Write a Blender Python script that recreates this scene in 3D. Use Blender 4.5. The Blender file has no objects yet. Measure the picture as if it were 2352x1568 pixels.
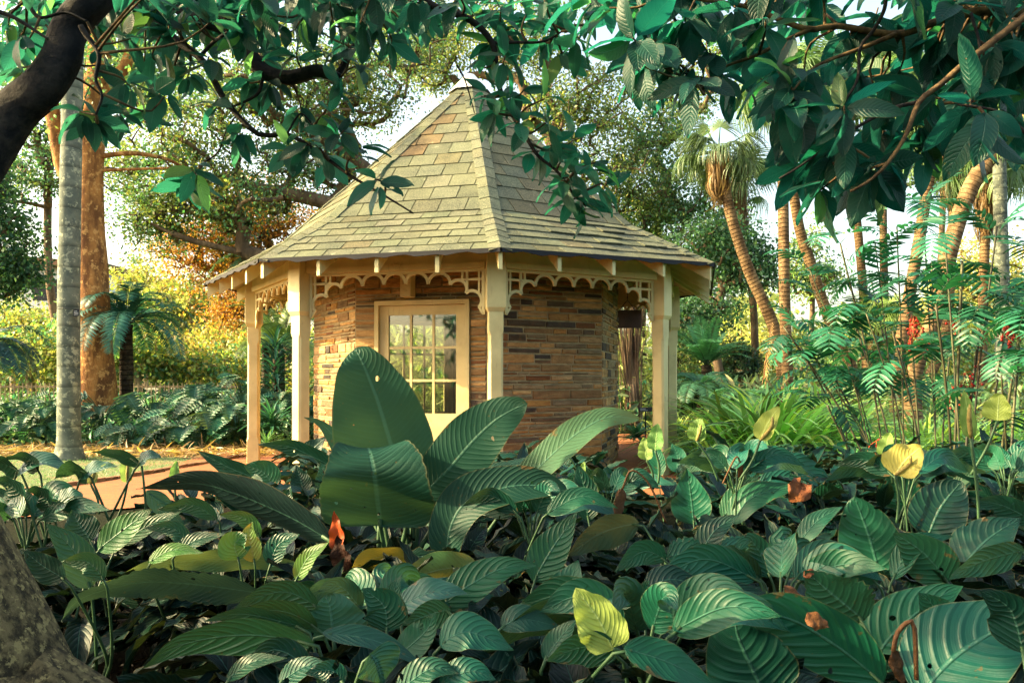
import bpy, math, random
import numpy as np
from mathutils import Vector
random.seed(7); rng = np.random.default_rng(7)
C = bpy.context.scene.collection
R = math.radians
FPX = 1837.5; HZ = 847.0; PITCH = 0.0102; CAMZ = 1.3
# ------------------------------------------------------------ camera, world, sun, exposure
cd = bpy.data.cameras.new('camera'); cam = bpy.data.objects.new('camera', cd); C.objects.link(cam)
cam.location = (0, 0, CAMZ); cam.rotation_euler = (R(90) + PITCH, 0, 0)
cd.sensor_width = 36; cd.lens = 36 * FPX / 2352; cd.shift_y = (HZ - 784) / 2352
cd.clip_start = 0.05; cd.clip_end = 600
cd.dof.use_dof = True; cd.dof.focus_distance = 7.5; cd.dof.aperture_fstop = 22.0
bpy.context.scene.camera = cam
SUN_EL, SUN_AZ = R(27), math.atan2(-0.97, -0.02)           # azimuth of the sun: from the left
sdir = Vector((math.sin(SUN_AZ) * math.cos(SUN_EL), math.cos(SUN_AZ) * math.cos(SUN_EL), math.sin(SUN_EL)))
w = bpy.data.worlds.new('World'); bpy.context.scene.world = w; w.use_nodes = True
nt = w.node_tree; sky = nt.nodes.new('ShaderNodeTexSky'); sky.sky_type = 'NISHITA'; sky.sun_disc = False
sky.sun_elevation = SUN_EL; sky.sun_rotation = SUN_AZ; sky.air_density = 1.0; sky.dust_density = 4.0; sky.ozone_density = 0.0
bg = nt.nodes['Background']; bg.inputs[1].default_value = 0.15; tn = nt.nodes.new('ShaderNodeMix'); tn.data_type = 'RGBA'; tn.blend_type = 'MULTIPLY'; tn.inputs[0].default_value = 1; tn.inputs[7].default_value = (1.12, 1.06, .90, 1)
nt.links.new(sky.outputs[0], tn.inputs[6]); nt.links.new(tn.outputs[2], bg.inputs[0])
sl = bpy.data.lights.new('sun', 'SUN'); sl.energy = 4.6; sl.angle = R(0.6); sl.color = (1.0, 0.80, 0.42)
so = bpy.data.objects.new('sun', sl); C.objects.link(so); so.rotation_euler = sdir.to_track_quat('Z', 'Y').to_euler()
vs = bpy.context.scene.view_settings; vs.view_transform = 'Standard'; vs.look = 'None'; vs.gamma = 1; vs.exposure = 2.0
cy_ = bpy.context.scene.cycles; cy_.max_bounces = 7; cy_.transparent_max_bounces = 12; cy_.caustics_reflective = False; cy_.caustics_refractive = False

# ------------------------------------------------------------ helpers
def at(px, py, Y):
    "point seen at photo pixel (px,py) (2352 wide) at distance Y"
    c, s = math.cos(PITCH), math.sin(PITCH)
    a = (px - 1176) / FPX; b = -(py - HZ) / FPX
    dx, dy, dz = a, c - b * s, s + b * c
    k = Y / dy
    return Vector((dx * k, Y, CAMZ + dz * k))
def nrm(v):
    v = np.asarray(v, float); return v / (np.linalg.norm(v, axis=-1, keepdims=True) + 1e-9)
class MB:
    def __init__(s): s.v = []; s.f = []; s.c = []; s.uv = []; s.n = 0
    def add(s, v, f, col=(1, 1, 1), uv=None):
        v = np.asarray(v, float).reshape(-1, 3); f = [tuple(int(i) + s.n for i in q) for q in f]
        s.v.append(v); s.f += f
        col = np.asarray(col, float)
        s.c.append(np.broadcast_to(col, (len(v), 3)) if col.ndim == 1 else col)
        s.uv.append(np.asarray(uv, float) if uv is not None else np.zeros((len(v), 2)))
        s.n += len(v)
    def box(s, o, ux, uy, uz, col=(1, 1, 1)):
        "box from corner o along three edge vectors"
        o, ux, uy, uz = (np.asarray(a, float) for a in (o, ux, uy, uz))
        v = [o, o + ux, o + ux + uy, o + uy, o + uz, o + ux + uz, o + ux + uy + uz, o + uy + uz]
        s.add(v, [(0, 3, 2, 1), (4, 5, 6, 7), (0, 1, 5, 4), (1, 2, 6, 5), (2, 3, 7, 6), (3, 0, 4, 7)], col)
    def tube(s, pts, rad, n=8, col=(1, 1, 1), cap=True, rough=0, seed=0):
        p = np.array([list(a) for a in pts], float); m = len(p)
        rad = np.broadcast_to(np.asarray(rad, float), (m,))
        t = nrm(np.gradient(p, axis=0))
        up = np.array([0, 0, 1.0]) if abs(t[0][2]) < .9 else np.array([1.0, 0, 0])
        a = nrm(np.cross(t[0], up)); V = []; UV = []
        ln = np.concatenate([[0], np.cumsum(np.linalg.norm(np.diff(p, axis=0), axis=1))])
        g = np.random.default_rng(abs(int(seed)))
        ph = g.uniform(0, 6.28, 4)
        for i in range(m):
            a = nrm(a - t[i] * np.dot(a, t[i])); b = np.cross(t[i], a)
            for k in range(n):
                th = 2 * math.pi * k / n
                rr = rad[i] * (1 + rough * (math.sin(3 * th + ph[0] + ln[i] * 1.3) * .5 + math.sin(5 * th + ph[1] - ln[i] * 2.1) * .35 + math.sin(ln[i] * 5 + th * 2 + ph[2]) * .3))
                V.append(p[i] + rr * (math.cos(th) * a + math.sin(th) * b)); UV.append((k / n, ln[i]))
        F = [(i * n + k, i * n + (k + 1) % n, (i + 1) * n + (k + 1) % n, (i + 1) * n + k) for i in range(m - 1) for k in range(n)]
        if cap: F += [tuple(range(n - 1, -1, -1)), tuple(range((m - 1) * n, m * n))]
        s.add(V, F, col, UV)
    def build(s, name, mat, parent=None, smooth=False):
        me = bpy.data.meshes.new(name)
        V = np.concatenate(s.v).astype(np.float32); me.from_pydata(V.tolist(), [], s.f)
        ca = me.color_attributes.new('Col', 'FLOAT_COLOR', 'POINT'); cc = np.ones((len(V), 4), np.float32); cc[:, :3] = np.concatenate(s.c)
        ca.data.foreach_set('color', cc.ravel())
        ul = me.uv_layers.new(name='UVMap'); li = np.zeros(len(me.loops), np.int32); me.loops.foreach_get('vertex_index', li)
        ul.data.foreach_set('uv', np.concatenate(s.uv)[li].astype(np.float32).ravel())
        if smooth: me.polygons.foreach_set('use_smooth', np.ones(len(me.polygons), bool))
        me.update(); return link(name, me, mat, parent)
def link(name, me, mat, parent=None):
    o = bpy.data.objects.new(name, me); C.objects.link(o)
    if mat is not None: me.materials.clear(); me.materials.append(mat)
    if parent is not None: o.parent = parent; o.matrix_parent_inverse = inv(parent)
    return o
def inv(p):
    from mathutils import Matrix
    m = Matrix.LocRotScale(p.location, p.rotation_euler, p.scale)
    q = p
    while q.parent is not None:
        return Matrix.Identity(4)
    return m.inverted()
def quadmesh(name, V, nq, mat, parent=None, col=None, uv=None, smooth=False, k=4):
    "fast mesh: V (N,3) already ordered as templates of faces; nq = (F,k) index array"
    me = bpy.data.meshes.new(name); V = np.asarray(V, np.float32); nq = np.asarray(nq, np.int32)
    me.vertices.add(len(V)); me.vertices.foreach_set('co', V.ravel())
    me.loops.add(nq.size); me.loops.foreach_set('vertex_index', nq.ravel())
    me.polygons.add(len(nq)); me.polygons.foreach_set('loop_start', np.arange(0, nq.size, nq.shape[1], dtype=np.int32))
    me.update(calc_edges=True)
    cc = np.ones((len(V), 4), np.float32)
    if col is not None: cc[:, :3] = col
    me.color_attributes.new('Col', 'FLOAT_COLOR', 'POINT').data.foreach_set('color', cc.ravel())
    if uv is not None:
        me.uv_layers.new(name='UVMap').data.foreach_set('uv', np.asarray(uv, np.float32)[nq.ravel()].ravel())
    if smooth: me.polygons.foreach_set('use_smooth', np.ones(len(nq), bool))
    me.validate(); return link(name, me, mat, parent)
def tag(o, label=None, cat=None, group=None, kind=None):
    if label: o['label'] = label
    if cat: o['category'] = cat
    if group: o['group'] = group
    if kind: o['kind'] = kind
    return o
def thing(name, loc, label, cat, group=None):
    o = bpy.data.objects.new(name, None); C.objects.link(o); o.location = tuple(loc); o.empty_display_size = .1
    return tag(o, label, cat, group)
def spline(P, n):
    "Catmull-Rom through P, n samples"
    P = np.array([list(p) for p in P], float)
    if len(P) == 2: return P[0] + (P[1] - P[0]) * np.linspace(0, 1, n)[:, None]
    Q = np.vstack([2 * P[0] - P[1], P, 2 * P[-1] - P[-2]])
    d = np.linalg.norm(np.diff(P, axis=0), axis=1); cum = np.concatenate([[0], np.cumsum(d)]) / d.sum()
    out = []
    for t in np.linspace(0, 1, n):
        i = min(np.searchsorted(cum, t, side='right') - 1, len(P) - 2); u = (t - cum[i]) / (cum[i + 1] - cum[i] + 1e-9)
        a, b, c, e = Q[i], Q[i + 1], Q[i + 2], Q[i + 3]
        out.append(.5 * (2 * b + (c - a) * u + (2 * a - 5 * b + 4 * c - e) * u * u + (3 * b - a - 3 * c + e) * u ** 3))
    return np.array(out)

# ------------------------------------------------------------ materials
def new_mat(name):
    m = bpy.data.materials.new(name); m.use_nodes = True; nt = m.node_tree
    return m, nt, nt.nodes['Principled BSDF'], nt.nodes['Material Output']
def N(nt, t, **kw):
    n = nt.nodes.new(t)
    for k, v in kw.items():
        if k.startswith('i'): n.inputs[int(k[1:])].default_value = v
        else: setattr(n, k, v)
    return n
def L(nt, a, b): nt.links.new(a, b)
def mth(nt, op, a, b=None, c=None):
    n = nt.nodes.new('ShaderNodeMath'); n.operation = op
    for i, x in enumerate((a, b, c)):
        if x is None: continue
        if isinstance(x, (int, float)): n.inputs[i].default_value = x
        else: nt.links.new(x, n.inputs[i])
    return n.outputs[0]
def mixc(nt, f, a, b, blend='MIX'):
    n = nt.nodes.new('ShaderNodeMix'); n.data_type = 'RGBA'; n.blend_type = blend
    for s, x in ((0, f), (6, a), (7, b)):
        if isinstance(x, (int, float)): n.inputs[s].default_value = x
        elif isinstance(x, tuple): n.inputs[s].default_value = (*x[:3], 1)
        else: nt.links.new(x, n.inputs[s])
    return n.outputs[2]
def noise(nt, scale, detail=4, rough=.55, vec=None, obj=True):
    n = nt.nodes.new('ShaderNodeTexNoise'); n.inputs['Scale'].default_value = scale; n.inputs['Detail'].default_value = detail; n.inputs['Roughness'].default_value = rough
    if vec is None:
        tc = nt.nodes.new('ShaderNodeTexCoord'); vec = tc.outputs['Object']
    nt.links.new(vec, n.inputs['Vector']); return n.outputs[0]
def ramp(nt, f, a, b, lo, hi):
    n = nt.nodes.new('ShaderNodeMapRange'); n.interpolation_type = 'SMOOTHSTEP'
    nt.links.new(f, n.inputs[0])
    for i, x in enumerate((lo, hi, a, b)): n.inputs[i + 1].default_value = x
    return n.outputs[0]
def bump(nt, h, st, dist, bs):
    b = nt.nodes.new('ShaderNodeBump'); b.inputs['Strength'].default_value = st; b.inputs['Distance'].default_value = dist
    nt.links.new(h, b.inputs['Height']); nt.links.new(b.outputs[0], bs.inputs['Normal']); return b
def colattr(nt):
    a = nt.nodes.new('ShaderNodeVertexColor'); a.layer_name = 'Col'; return a.outputs[0]
def solid(name, col, rough=.6, var=.25, scale=8, bmp=.0, bdist=.01, spec=.3, dark=None, bscale=None):
    m, nt, bs, out = new_mat(name)
    f = ramp(nt, noise(nt, scale), 0, 1, .3, .7)
    d = dark or tuple(c * (1 - var) for c in col); c = mixc(nt, f, col, d); c = mixc(nt, 1.0, c, colattr(nt), 'MULTIPLY')
    L(nt, c, bs.inputs['Base Color']); bs.inputs['Roughness'].default_value = rough; bs.inputs['Specular IOR Level'].default_value = spec
    if bmp: bump(nt, noise(nt, bscale or scale * 5, 6), bmp, bdist, bs)
    return m
def leafmat(name, col, veins=14, slant=.3, vamp=.5, trans=.3, rough=.42, tcol=None, midc=None, spec=.35, plain=False, dist=.004, blotch=.35):
    m, nt, bs, out = new_mat(name)
    ca = colattr(nt)
    c = mixc(nt, 1.0, col, ca, 'MULTIPLY')
    tc_ = mixc(nt, 1.0, tcol or (min(1, col[0] * 2.2 + .04), min(1, col[1] * 2.0), col[2] * .9), ca, 'MULTIPLY')
    if not plain:
        uv = N(nt, 'ShaderNodeUVMap').outputs[0]; sp = N(nt, 'ShaderNodeSeparateXYZ'); L(nt, uv, sp.inputs[0])
        v = mth(nt, 'MULTIPLY', mth(nt, 'ABSOLUTE', mth(nt, 'SUBTRACT', sp.outputs[1], .5)), 2.0)
        v2 = mth(nt, 'MULTIPLY', mth(nt, 'POWER', v, 1.35), slant)
        wob = mth(nt, 'MULTIPLY', mth(nt, 'SUBTRACT', noise(nt, 6, 2), .5), .03)
        ph = mth(nt, 'ADD', mth(nt, 'SUBTRACT', sp.outputs[0], v2), wob)
        s = mth(nt, 'SINE', mth(nt, 'MULTIPLY', ph, veins * 2 * math.pi))
        rid = mth(nt, 'ADD', mth(nt, 'MULTIPLY', s, .5), .5)
        gro = mth(nt, 'POWER', rid, 9)
        s2 = mth(nt, 'SINE', mth(nt, 'MULTIPLY', ph, veins * 6 * 2 * math.pi))
        mid = ramp(nt, v, 1, 0, .015, .06)
        edge = ramp(nt, v, 0, 1, .955, 1.0)
        c = mixc(nt, mth(nt, 'MULTIPLY', gro, .13), c, midc or tuple(min(1, x * 1.7 + .03) for x in col))
        c = mixc(nt, mth(nt, 'MULTIPLY', ramp(nt, noise(nt, 5, 5), 0, 1, .45, .75), blotch), c, tuple(x * .62 for x in col))
        c = mixc(nt, mth(nt, 'MULTIPLY', mid, .55), c, midc or tuple(min(1, x * 2.2 + .05) for x in col))
        c = mixc(nt, mth(nt, 'MULTIPLY', edge, .3), c, (.30, .22, .08)); c = mixc(nt, mth(nt, 'MULTIPLY', ramp(nt, mth(nt, 'ADD', noise(nt, 7, 5, .7), mth(nt, 'MULTIPLY', v, .16)), 0, 1, .76, .80), .75 if blotch > .2 else 0), c, (.16, .09, .03))
        spk = ramp(nt, noise(nt, 42, 2), 0, 1, .70, .74)
        c = mixc(nt, mth(nt, 'MULTIPLY', spk, .6), c, (.12, .07, .02))
        h = mth(nt, 'ADD', mth(nt, 'MULTIPLY', mth(nt, 'MULTIPLY', mth(nt, 'SUBTRACT', 1.0, mth(nt, 'POWER', rid, 3.0)), ramp(nt, noise(nt, 3, 3), .3, 1.6, .3, .7)), vamp * 1.6), mth(nt, 'MULTIPLY', s2, vamp * .08))
        h = mth(nt, 'SUBTRACT', h, mth(nt, 'MULTIPLY', mid, .9))
        h = mth(nt, 'ADD', h, mth(nt, 'MULTIPLY', noise(nt, 14, 4), .9))
        b = bump(nt, h, .75, dist, bs)
    L(nt, c, bs.inputs['Base Color']); bs.inputs['Roughness'].default_value = rough; bs.inputs['Specular IOR Level'].default_value = spec
    tr = N(nt, 'ShaderNodeBsdfTranslucent'); L(nt, tc_, tr.inputs[0])
    mx = N(nt, 'ShaderNodeMixShader', i0=trans); L(nt, bs.outputs[0], mx.inputs[1]); L(nt, tr.outputs[0], mx.inputs[2]); L(nt, mx.outputs[0], out.inputs[0])
    if not plain and blotch > .2:                                   # insect holes
        hf = mth(nt, 'GREATER_THAN', noise(nt, 26, 1, .3), .765); tp = N(nt, 'ShaderNodeBsdfTransparent'); m2 = N(nt, 'ShaderNodeMixShader')
        L(nt, hf, m2.inputs[0]); L(nt, mx.outputs[0], m2.inputs[1]); L(nt, tp.outputs[0], m2.inputs[2]); L(nt, m2.outputs[0], out.inputs[0])
    return m
def barkmat(name, col, dark, sx=6, sz=1.2, bmp=.9, dist=.03, spots=None, rings=0, spsc=9):
    m, nt, bs, out = new_mat(name)
    tc = N(nt, 'ShaderNodeTexCoord'); mp = N(nt, 'ShaderNodeMapping'); mp.inputs['Scale'].default_value = (sx, sx, sz); L(nt, tc.outputs['Object'], mp.inputs[0])
    n1 = noise(nt, 1, 8, .68, mp.outputs[0]); c = mixc(nt, ramp(nt, n1, 0, 1, .38, .62), dark, col)
    h = n1
    n0 = noise(nt, 1.6, 4); c = mixc(nt, mth(nt, 'MULTIPLY', ramp(nt, n0, 0, 1, .45, .65), .6), c, dark)
    if spots: c = mixc(nt, ramp(nt, noise(nt, spsc, 6, .7), 0, 1, .53, .60), c, spots)
    if rings:
        uv = N(nt, 'ShaderNodeUVMap').outputs[0]; sp = N(nt, 'ShaderNodeSeparateXYZ'); L(nt, uv, sp.inputs[0])
        q = mth(nt, 'ADD', sp.outputs[1], mth(nt, 'MULTIPLY', n0, .12)); q = mth(nt, 'FRACT', mth(nt, 'MULTIPLY', q, rings))
        rg = ramp(nt, q, 0, 1, .0, .22); c = mixc(nt, mth(nt, 'MULTIPLY', mth(nt, 'SUBTRACT', 1.0, rg), .65), c, tuple(x * .45 for x in dark))
        h = mth(nt, 'ADD', mth(nt, 'MULTIPLY', rg, .8), h)
    c = mixc(nt, 1.0, c, colattr(nt), 'MULTIPLY')
    L(nt, c, bs.inputs['Base Color']); bs.inputs['Roughness'].default_value = .85; bs.inputs['Specular IOR Level'].default_value = .2
    h = mth(nt, 'ADD', h, mth(nt, 'MULTIPLY', noise(nt, 45, 5, .7), .3))
    bump(nt, h, bmp, dist, bs); return m

M = {}
M['lily'] = leafmat('lily leaf', (.0065, .066, .042), veins=10, slant=.26, vamp=.42, trans=.16, dist=.0045, spec=.32, rough=.38)
M['lily_low'] = leafmat('shaded lily leaf', (.005, .048, .034), veins=10, slant=.26, vamp=.35, trans=.10, dist=.004, spec=.16, rough=.42)  # darker copy of the lily leaf, shade of the gaps put into its colour
M['paddle'] = leafmat('paddle leaf', (.010, .068, .043), veins=24, slant=.16, vamp=.42, trans=.28, dist=.0025, rough=.5, spec=.22)
M['spathe'] = leafmat('spathe', (.28, .36, .15), veins=9, slant=.5, vamp=.35, trans=.35, tcol=(.36, .46, .13), rough=.55, blotch=.15)
M['canopy'] = leafmat('canopy leaf', (.009, .062, .044), veins=12, slant=.2, vamp=.35, trans=.36, tcol=(.025, .28, .17), dist=.003, rough=.4)
M['tree_leaf'] = leafmat('small tree leaf', (1, 1, 1), plain=True, trans=.38, tcol=(1.35, 1.45, .7), rough=.5)
M['frond'] = leafmat('frond leaf', (1, 1, 1), plain=True, trans=.3, tcol=(1.2, 1.4, .7), rough=.42)
M['monstera'] = leafmat('monstera leaf', (.025, .11, .065), veins=9, slant=.25, vamp=.5, trans=.2, dist=.006, rough=.38)
M['stem'] = solid('stem green', (.045, .105, .045), .5, .3, 12)
M['cane'] = solid('cane', (.075, .075, .03), .5, .55, 5, dark=(.02, .022, .015))
M['dead'] = solid('dead leaf', (.11, .050, .013), .7, .5, 14, bmp=.8, bdist=.01, dark=(.10, .045, .02))
M['red_spathe'] = solid('red bract', (.50, .07, .015), .5, .5, 8, dark=(.14, .02, .01))
M['berry'] = solid('berry', (.38, .02, .01), .35, .4, 20)
M['limb'] = barkmat('dark bark', (.045, .036, .030), (.010, .010, .012), 14, 14, 1.0, .02)
M['trunkfg'] = barkmat('lit speck bark', (.26, .19, .09), (.05, .038, .022), 30, 22, 1.0, .035, spots=(.42, .32, .14), spsc=34)  # pale spots stand in for sunlit specks on the rough bark
M['twig'] = barkmat('twig bark', (.19, .12, .055), (.05, .032, .02), 20, 20, .6, .006)
M['redbark'] = barkmat('red bark', (.48, .21, .06), (.15, .06, .022), 4, 1.3, .9, .06, spots=(.58, .30, .10))
M['greybark'] = barkmat('grey palm bark', (.17, .19, .15), (.08, .10, .085), 3, 3, .5, .012, spots=(.33, .35, .25), rings=3.2)
M['palmbark'] = barkmat('ringed palm bark', (.27, .175, .085), (.11, .065, .03), 5, 5, .8, .03, rings=11)
M['fernbark'] = barkmat('fern trunk bark', (.10, .07, .04), (.025, .018, .012), 9, 9, 1, .06, rings=9)
M['bgbark'] = barkmat('far bark', (.22, .15, .09), (.08, .055, .035), 5, 2, .6, .03)
M['palebark'] = barkmat('pale bark', (.50, .38, .22), (.28, .2, .12), 5, 2, .5, .03)
def wood_paint():
    m, nt, bs, out = new_mat('cream paint')
    c = mixc(nt, ramp(nt, noise(nt, 3, 5), 0, 1, .35, .7), (.60, .52, .25), (.48, .41, .19))
    mp = N(nt, 'ShaderNodeMapping'); tc = N(nt, 'ShaderNodeTexCoord'); mp.inputs['Scale'].default_value = (22, 22, 2.5); L(nt, tc.outputs['Object'], mp.inputs[0])
    g = noise(nt, 1, 6, .7, mp.outputs[0]); c = mixc(nt, mth(nt, 'MULTIPLY', ramp(nt, g, 0, 1, .60, .72), .5), c, (.30, .22, .11))
    g2 = noise(nt, 2.2, 7, .75); c = mixc(nt, mth(nt, 'MULTIPLY', ramp(nt, g2, 0, 1, .58, .70), .6), c, (.22, .17, .10))
    c = mixc(nt, 1.0, c, colattr(nt), 'MULTIPLY')
    L(nt, c, bs.inputs['Base Color']); bs.inputs['Roughness'].default_value = .55; bump(nt, g, .35, .006, bs); return m
M['paint'] = wood_paint()
def shingle():
    m, nt, bs, out = new_mat('weathered shingle')
    n1 = noise(nt, 2.2, 6, .65); n2 = noise(nt, 60, 4, .8); n3 = noise(nt, .8, 4)
    c = mixc(nt, ramp(nt, n1, 0, 1, .35, .65), (.128, .136, .088), (.066, .074, .054))
    c = mixc(nt, ramp(nt, n2, 0, .85, .40, .66), c, (.21, .215, .14))
    c = mixc(nt, ramp(nt, noise(nt, 5, 8, .75), 0, .7, .60, .68), c, (.34, .33, .23))
    c = mixc(nt, 1.0, c, colattr(nt), 'MULTIPLY')
    L(nt, c, bs.inputs['Base Color']); bs.inputs['Roughness'].default_value = .9; bs.inputs['Specular IOR Level'].default_value = .15
    bump(nt, mth(nt, 'ADD', n2, n1), .9, .012, bs); return m
M['shingle'] = shingle()
def stonem():
    m, nt, bs, out = new_mat('ledge stone')
    mp = N(nt, 'ShaderNodeMapping'); tc = N(nt, 'ShaderNodeTexCoord'); mp.inputs['Scale'].default_value = (5, 5, 22); L(nt, tc.outputs['Object'], mp.inputs[0])
    n1 = noise(nt, 1, 8, .7, mp.outputs[0]); c = mixc(nt, ramp(nt, n1, 0, 1, .3, .7), (1.15, 1.1, 1.05), (.55, .5, .45))
    c = mixc(nt, 1.0, c, colattr(nt), 'MULTIPLY'); n2 = noise(nt, 6, 5)
    c = mixc(nt, mth(nt, 'MULTIPLY', ramp(nt, n2, 0, 1, .60, .70), .35), c, (.20, .10, .035))
    L(nt, c, bs.inputs['Base Color']); bs.inputs['Roughness'].default_value = .8; bs.inputs['Specular IOR Level'].default_value = .25
    bump(nt, mth(nt, 'ADD', n1, mth(nt, 'MULTIPLY', noise(nt, 30, 5), .4)), .9, .025, bs); return m
M['stone'] = stonem()
M['mortar'] = solid('mortar', (.34, .27, .15), .95, .4, 9, bmp=.6)
M['black'] = solid('roof felt', (.02, .02, .025), .8, .3, 8)
M['capmetal'] = solid('white cap metal', (.92, .91, .84), .4, .15, 4)
M['brownboard'] = solid('brown board', (.10, .035, .018), .5, .45, 5)
M['darksign'] = solid('dark plaque', (.02, .02, .025), .4, .2, 5)
M['whitepaint'] = solid('white paint', (.8, .8, .76), .5, .1, 3)
M['chain'] = solid('chain metal', (.05, .045, .04), .4, .2, 5)
def glass():
    m, nt, bs, out = new_mat('window glass'); nt.nodes.remove(bs)
    t = N(nt, 'ShaderNodeBsdfTransparent'); t.inputs[0].default_value = (.93, .95, .9, 1); g = N(nt, 'ShaderNodeBsdfGlossy'); g.inputs['Roughness'].default_value = .03
    fr = N(nt, 'ShaderNodeFresnel'); fr.inputs[0].default_value = 1.5
    f = mth(nt, 'ADD', fr.outputs[0], .08)
    mx = N(nt, 'ShaderNodeMixShader'); L(nt, f, mx.inputs[0]); L(nt, t.outputs[0], mx.inputs[1]); L(nt, g.outputs[0], mx.inputs[2]); L(nt, mx.outputs[0], out.inputs[0]); return m
M['glass'] = glass()
def groundm():
    m, nt, bs, out = new_mat('dark garden soil')
    c = mixc(nt, ramp(nt, noise(nt, 2, 8, .7), 0, 1, .35, .65), (.014, .011, .008), (.006, .005, .004))
    c = mixc(nt, ramp(nt, noise(nt, .15, 4), 0, .8, .45, .6), c, (.018, .026, .012))
    L(nt, c, bs.inputs['Base Color']); bs.inputs['Roughness'].default_value = 1; bs.inputs['Specular IOR Level'].default_value = .05; bump(nt, noise(nt, 14, 8, .7), .9, .05, bs); return m
def lawnm():
    m, nt, bs, out = new_mat('thin lawn')
    c = mixc(nt, ramp(nt, noise(nt, 12, 8, .75), 0, 1, .4, .6), (.075, .15, .05), (.16, .16, .06))
    c = mixc(nt, ramp(nt, noise(nt, 1.2, 5), 0, .8, .52, .66), c, (.22, .15, .07))
    L(nt, c, bs.inputs['Base Color']); bs.inputs['Roughness'].default_value = .95; bump(nt, noise(nt, 40, 6, .7), .9, .03, bs); return m
def mulchm():
    m, nt, bs, out = new_mat('leaf mulch')
    c = mixc(nt, ramp(nt, noise(nt, 14, 8, .8), 0, 1, .4, .6), (.36, .22, .09), (.09, .05, .025))
    L(nt, c, bs.inputs['Base Color']); bs.inputs['Roughness'].default_value = .95; bump(nt, noise(nt, 30, 6, .7), 1, .05, bs); return m
def brickm():
    m, nt, bs, out = new_mat('orange brick paving')
    uv = N(nt, 'ShaderNodeUVMap').outputs[0]
    b = N(nt, 'ShaderNodeTexBrick'); b.inputs['Scale'].default_value = 1.0; b.inputs['Brick Width'].default_value = .23; b.inputs['Row Height'].default_value = .076
    b.inputs['Mortar Size'].default_value = .006; b.inputs['Mortar Smooth'].default_value = .2; L(nt, uv, b.inputs[0])
    b.inputs[1].default_value = (.36, .105, .022, 1); b.inputs[2].default_value = (.27, .075, .018, 1); b.inputs[3].default_value = (.13, .08, .045, 1)
    c = mixc(nt, mth(nt, 'MULTIPLY', ramp(nt, noise(nt, 2.5, 7, .7), 0, 1, .5, .7), .4), b.outputs[0], (.32, .15, .05))
    L(nt, c, bs.inputs['Base Color']); bs.inputs['Roughness'].default_value = .85
    h = mth(nt, 'ADD', mth(nt, 'MULTIPLY', b.outputs[1], -1.0), mth(nt, 'MULTIPLY', noise(nt, 40, 5), .5)); bump(nt, h, .8, .01, bs); return m
M['ground'] = groundm(); M['lawn'] = lawnm(); M['mulch'] = mulchm(); M['brick'] = brickm()
M['kerb'] = solid('brick edging', (.28, .15, .08), .9, .4, 9, bmp=.5)

# ------------------------------------------------------------ the setting
def sheet(name, poly, z, mat, uvs=False, kind='structure'):
    b = MB(); v = [(x, y, z) for x, y in poly]; b.add(v, [tuple(range(len(v)))], uv=[(x, y) for x, y in poly]); o = b.build(name, mat); o['kind'] = kind; return o
g = MB(); xs = np.concatenate([[-250, -90], np.linspace(-45, 45, 31), [90, 250]]); ys = np.concatenate([[-60, -10], np.linspace(-2, 60, 63), [120, 400]])
def gz(x, y):
    return -0.55 * min(1, max(0, (y - 22) / 6)) + .02 * math.sin(x * .9) * math.sin(y * .7) * (1 if y > 18 else 0)
gv = [(x, y, gz(x, y) if y < 300 else -.55) for y in ys for x in xs]; nx = len(xs)
g.add(gv, [(j * nx + i, j * nx + i + 1, (j + 1) * nx + i + 1, (j + 1) * nx + i) for j in range(len(ys) - 1) for i in range(nx - 1)])
g.build('ground', M['ground'])['kind'] = 'structure'
CX, CY, TH = -0.652, 12.439, 0.1421
sheet('lawn', [(-16, 7.6), (-5.9, 7.6), (-5.2, 9.2), (-4.8, 10.3), (-4.65, 11.2), (-4.2, 12.6), (-4.5, 14.5), (-16, 14.5)], .008, M['lawn'])
sheet('mulch', [(-16, 14.0), (-10, 13.2), (-7, 13.6), (-4.9, 12.6), (-3.9, 14.4), (-3, 17), (-5, 21), (-16, 21)], .014, M['mulch'])
# brick path: ring round the pavilion and spurs to the front left and back right
b = MB(); nseg = 64; ro, ri = 4.35, 0.0
ring = [(CX + 4.35 * math.cos(t), CY + 4.35 * math.sin(t)) for t in np.linspace(0, 2 * math.pi, nseg, endpoint=False)]
sheet('brick_paving', ring, .022, M['brick'])
sheet('brick_path', [(-5.25, 9.2), (-4.86, 10.3), (-4.55, 11.4), (-4.0, 11.4), (-2.6, 8.7), (-4.4, 7.4), (-6.1, 7.0), (-6.0, 7.6)], .018, M['brick'])
sheet('garden_path', [(2.5, 14.6), (1.9, 16.3), (2.1, 18.2), (5.0, 17.5), (5.2, 14.6), (3.4, 13.0), (3.2, 14)], .018, M['brick'])
kb = MB()
kp = spline([(-6.3, 7.4, 0), (-5.35, 9.15, 0), (-4.93, 10.3, 0), (-4.72, 11.2, 0), (-4.5, 12.0, 0), (-4.2, 13.6, 0)], 60)
for i in range(59):
    a, c2 = kp[i], kp[i + 1]; d = c2 - a; n_ = nrm(np.array([-d[1], d[0], 0])); h = .055 + random.uniform(-.008, .008)
    kb.box(a + d * .04 + n_ * random.uniform(-.006, .006), d * .92, n_ * .09, (0, 0, h), np.array([1, 1, 1]) * random.uniform(.6, 1.2))
kb.build('path_edging', M['kerb'])['kind'] = 'structure'

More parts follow.
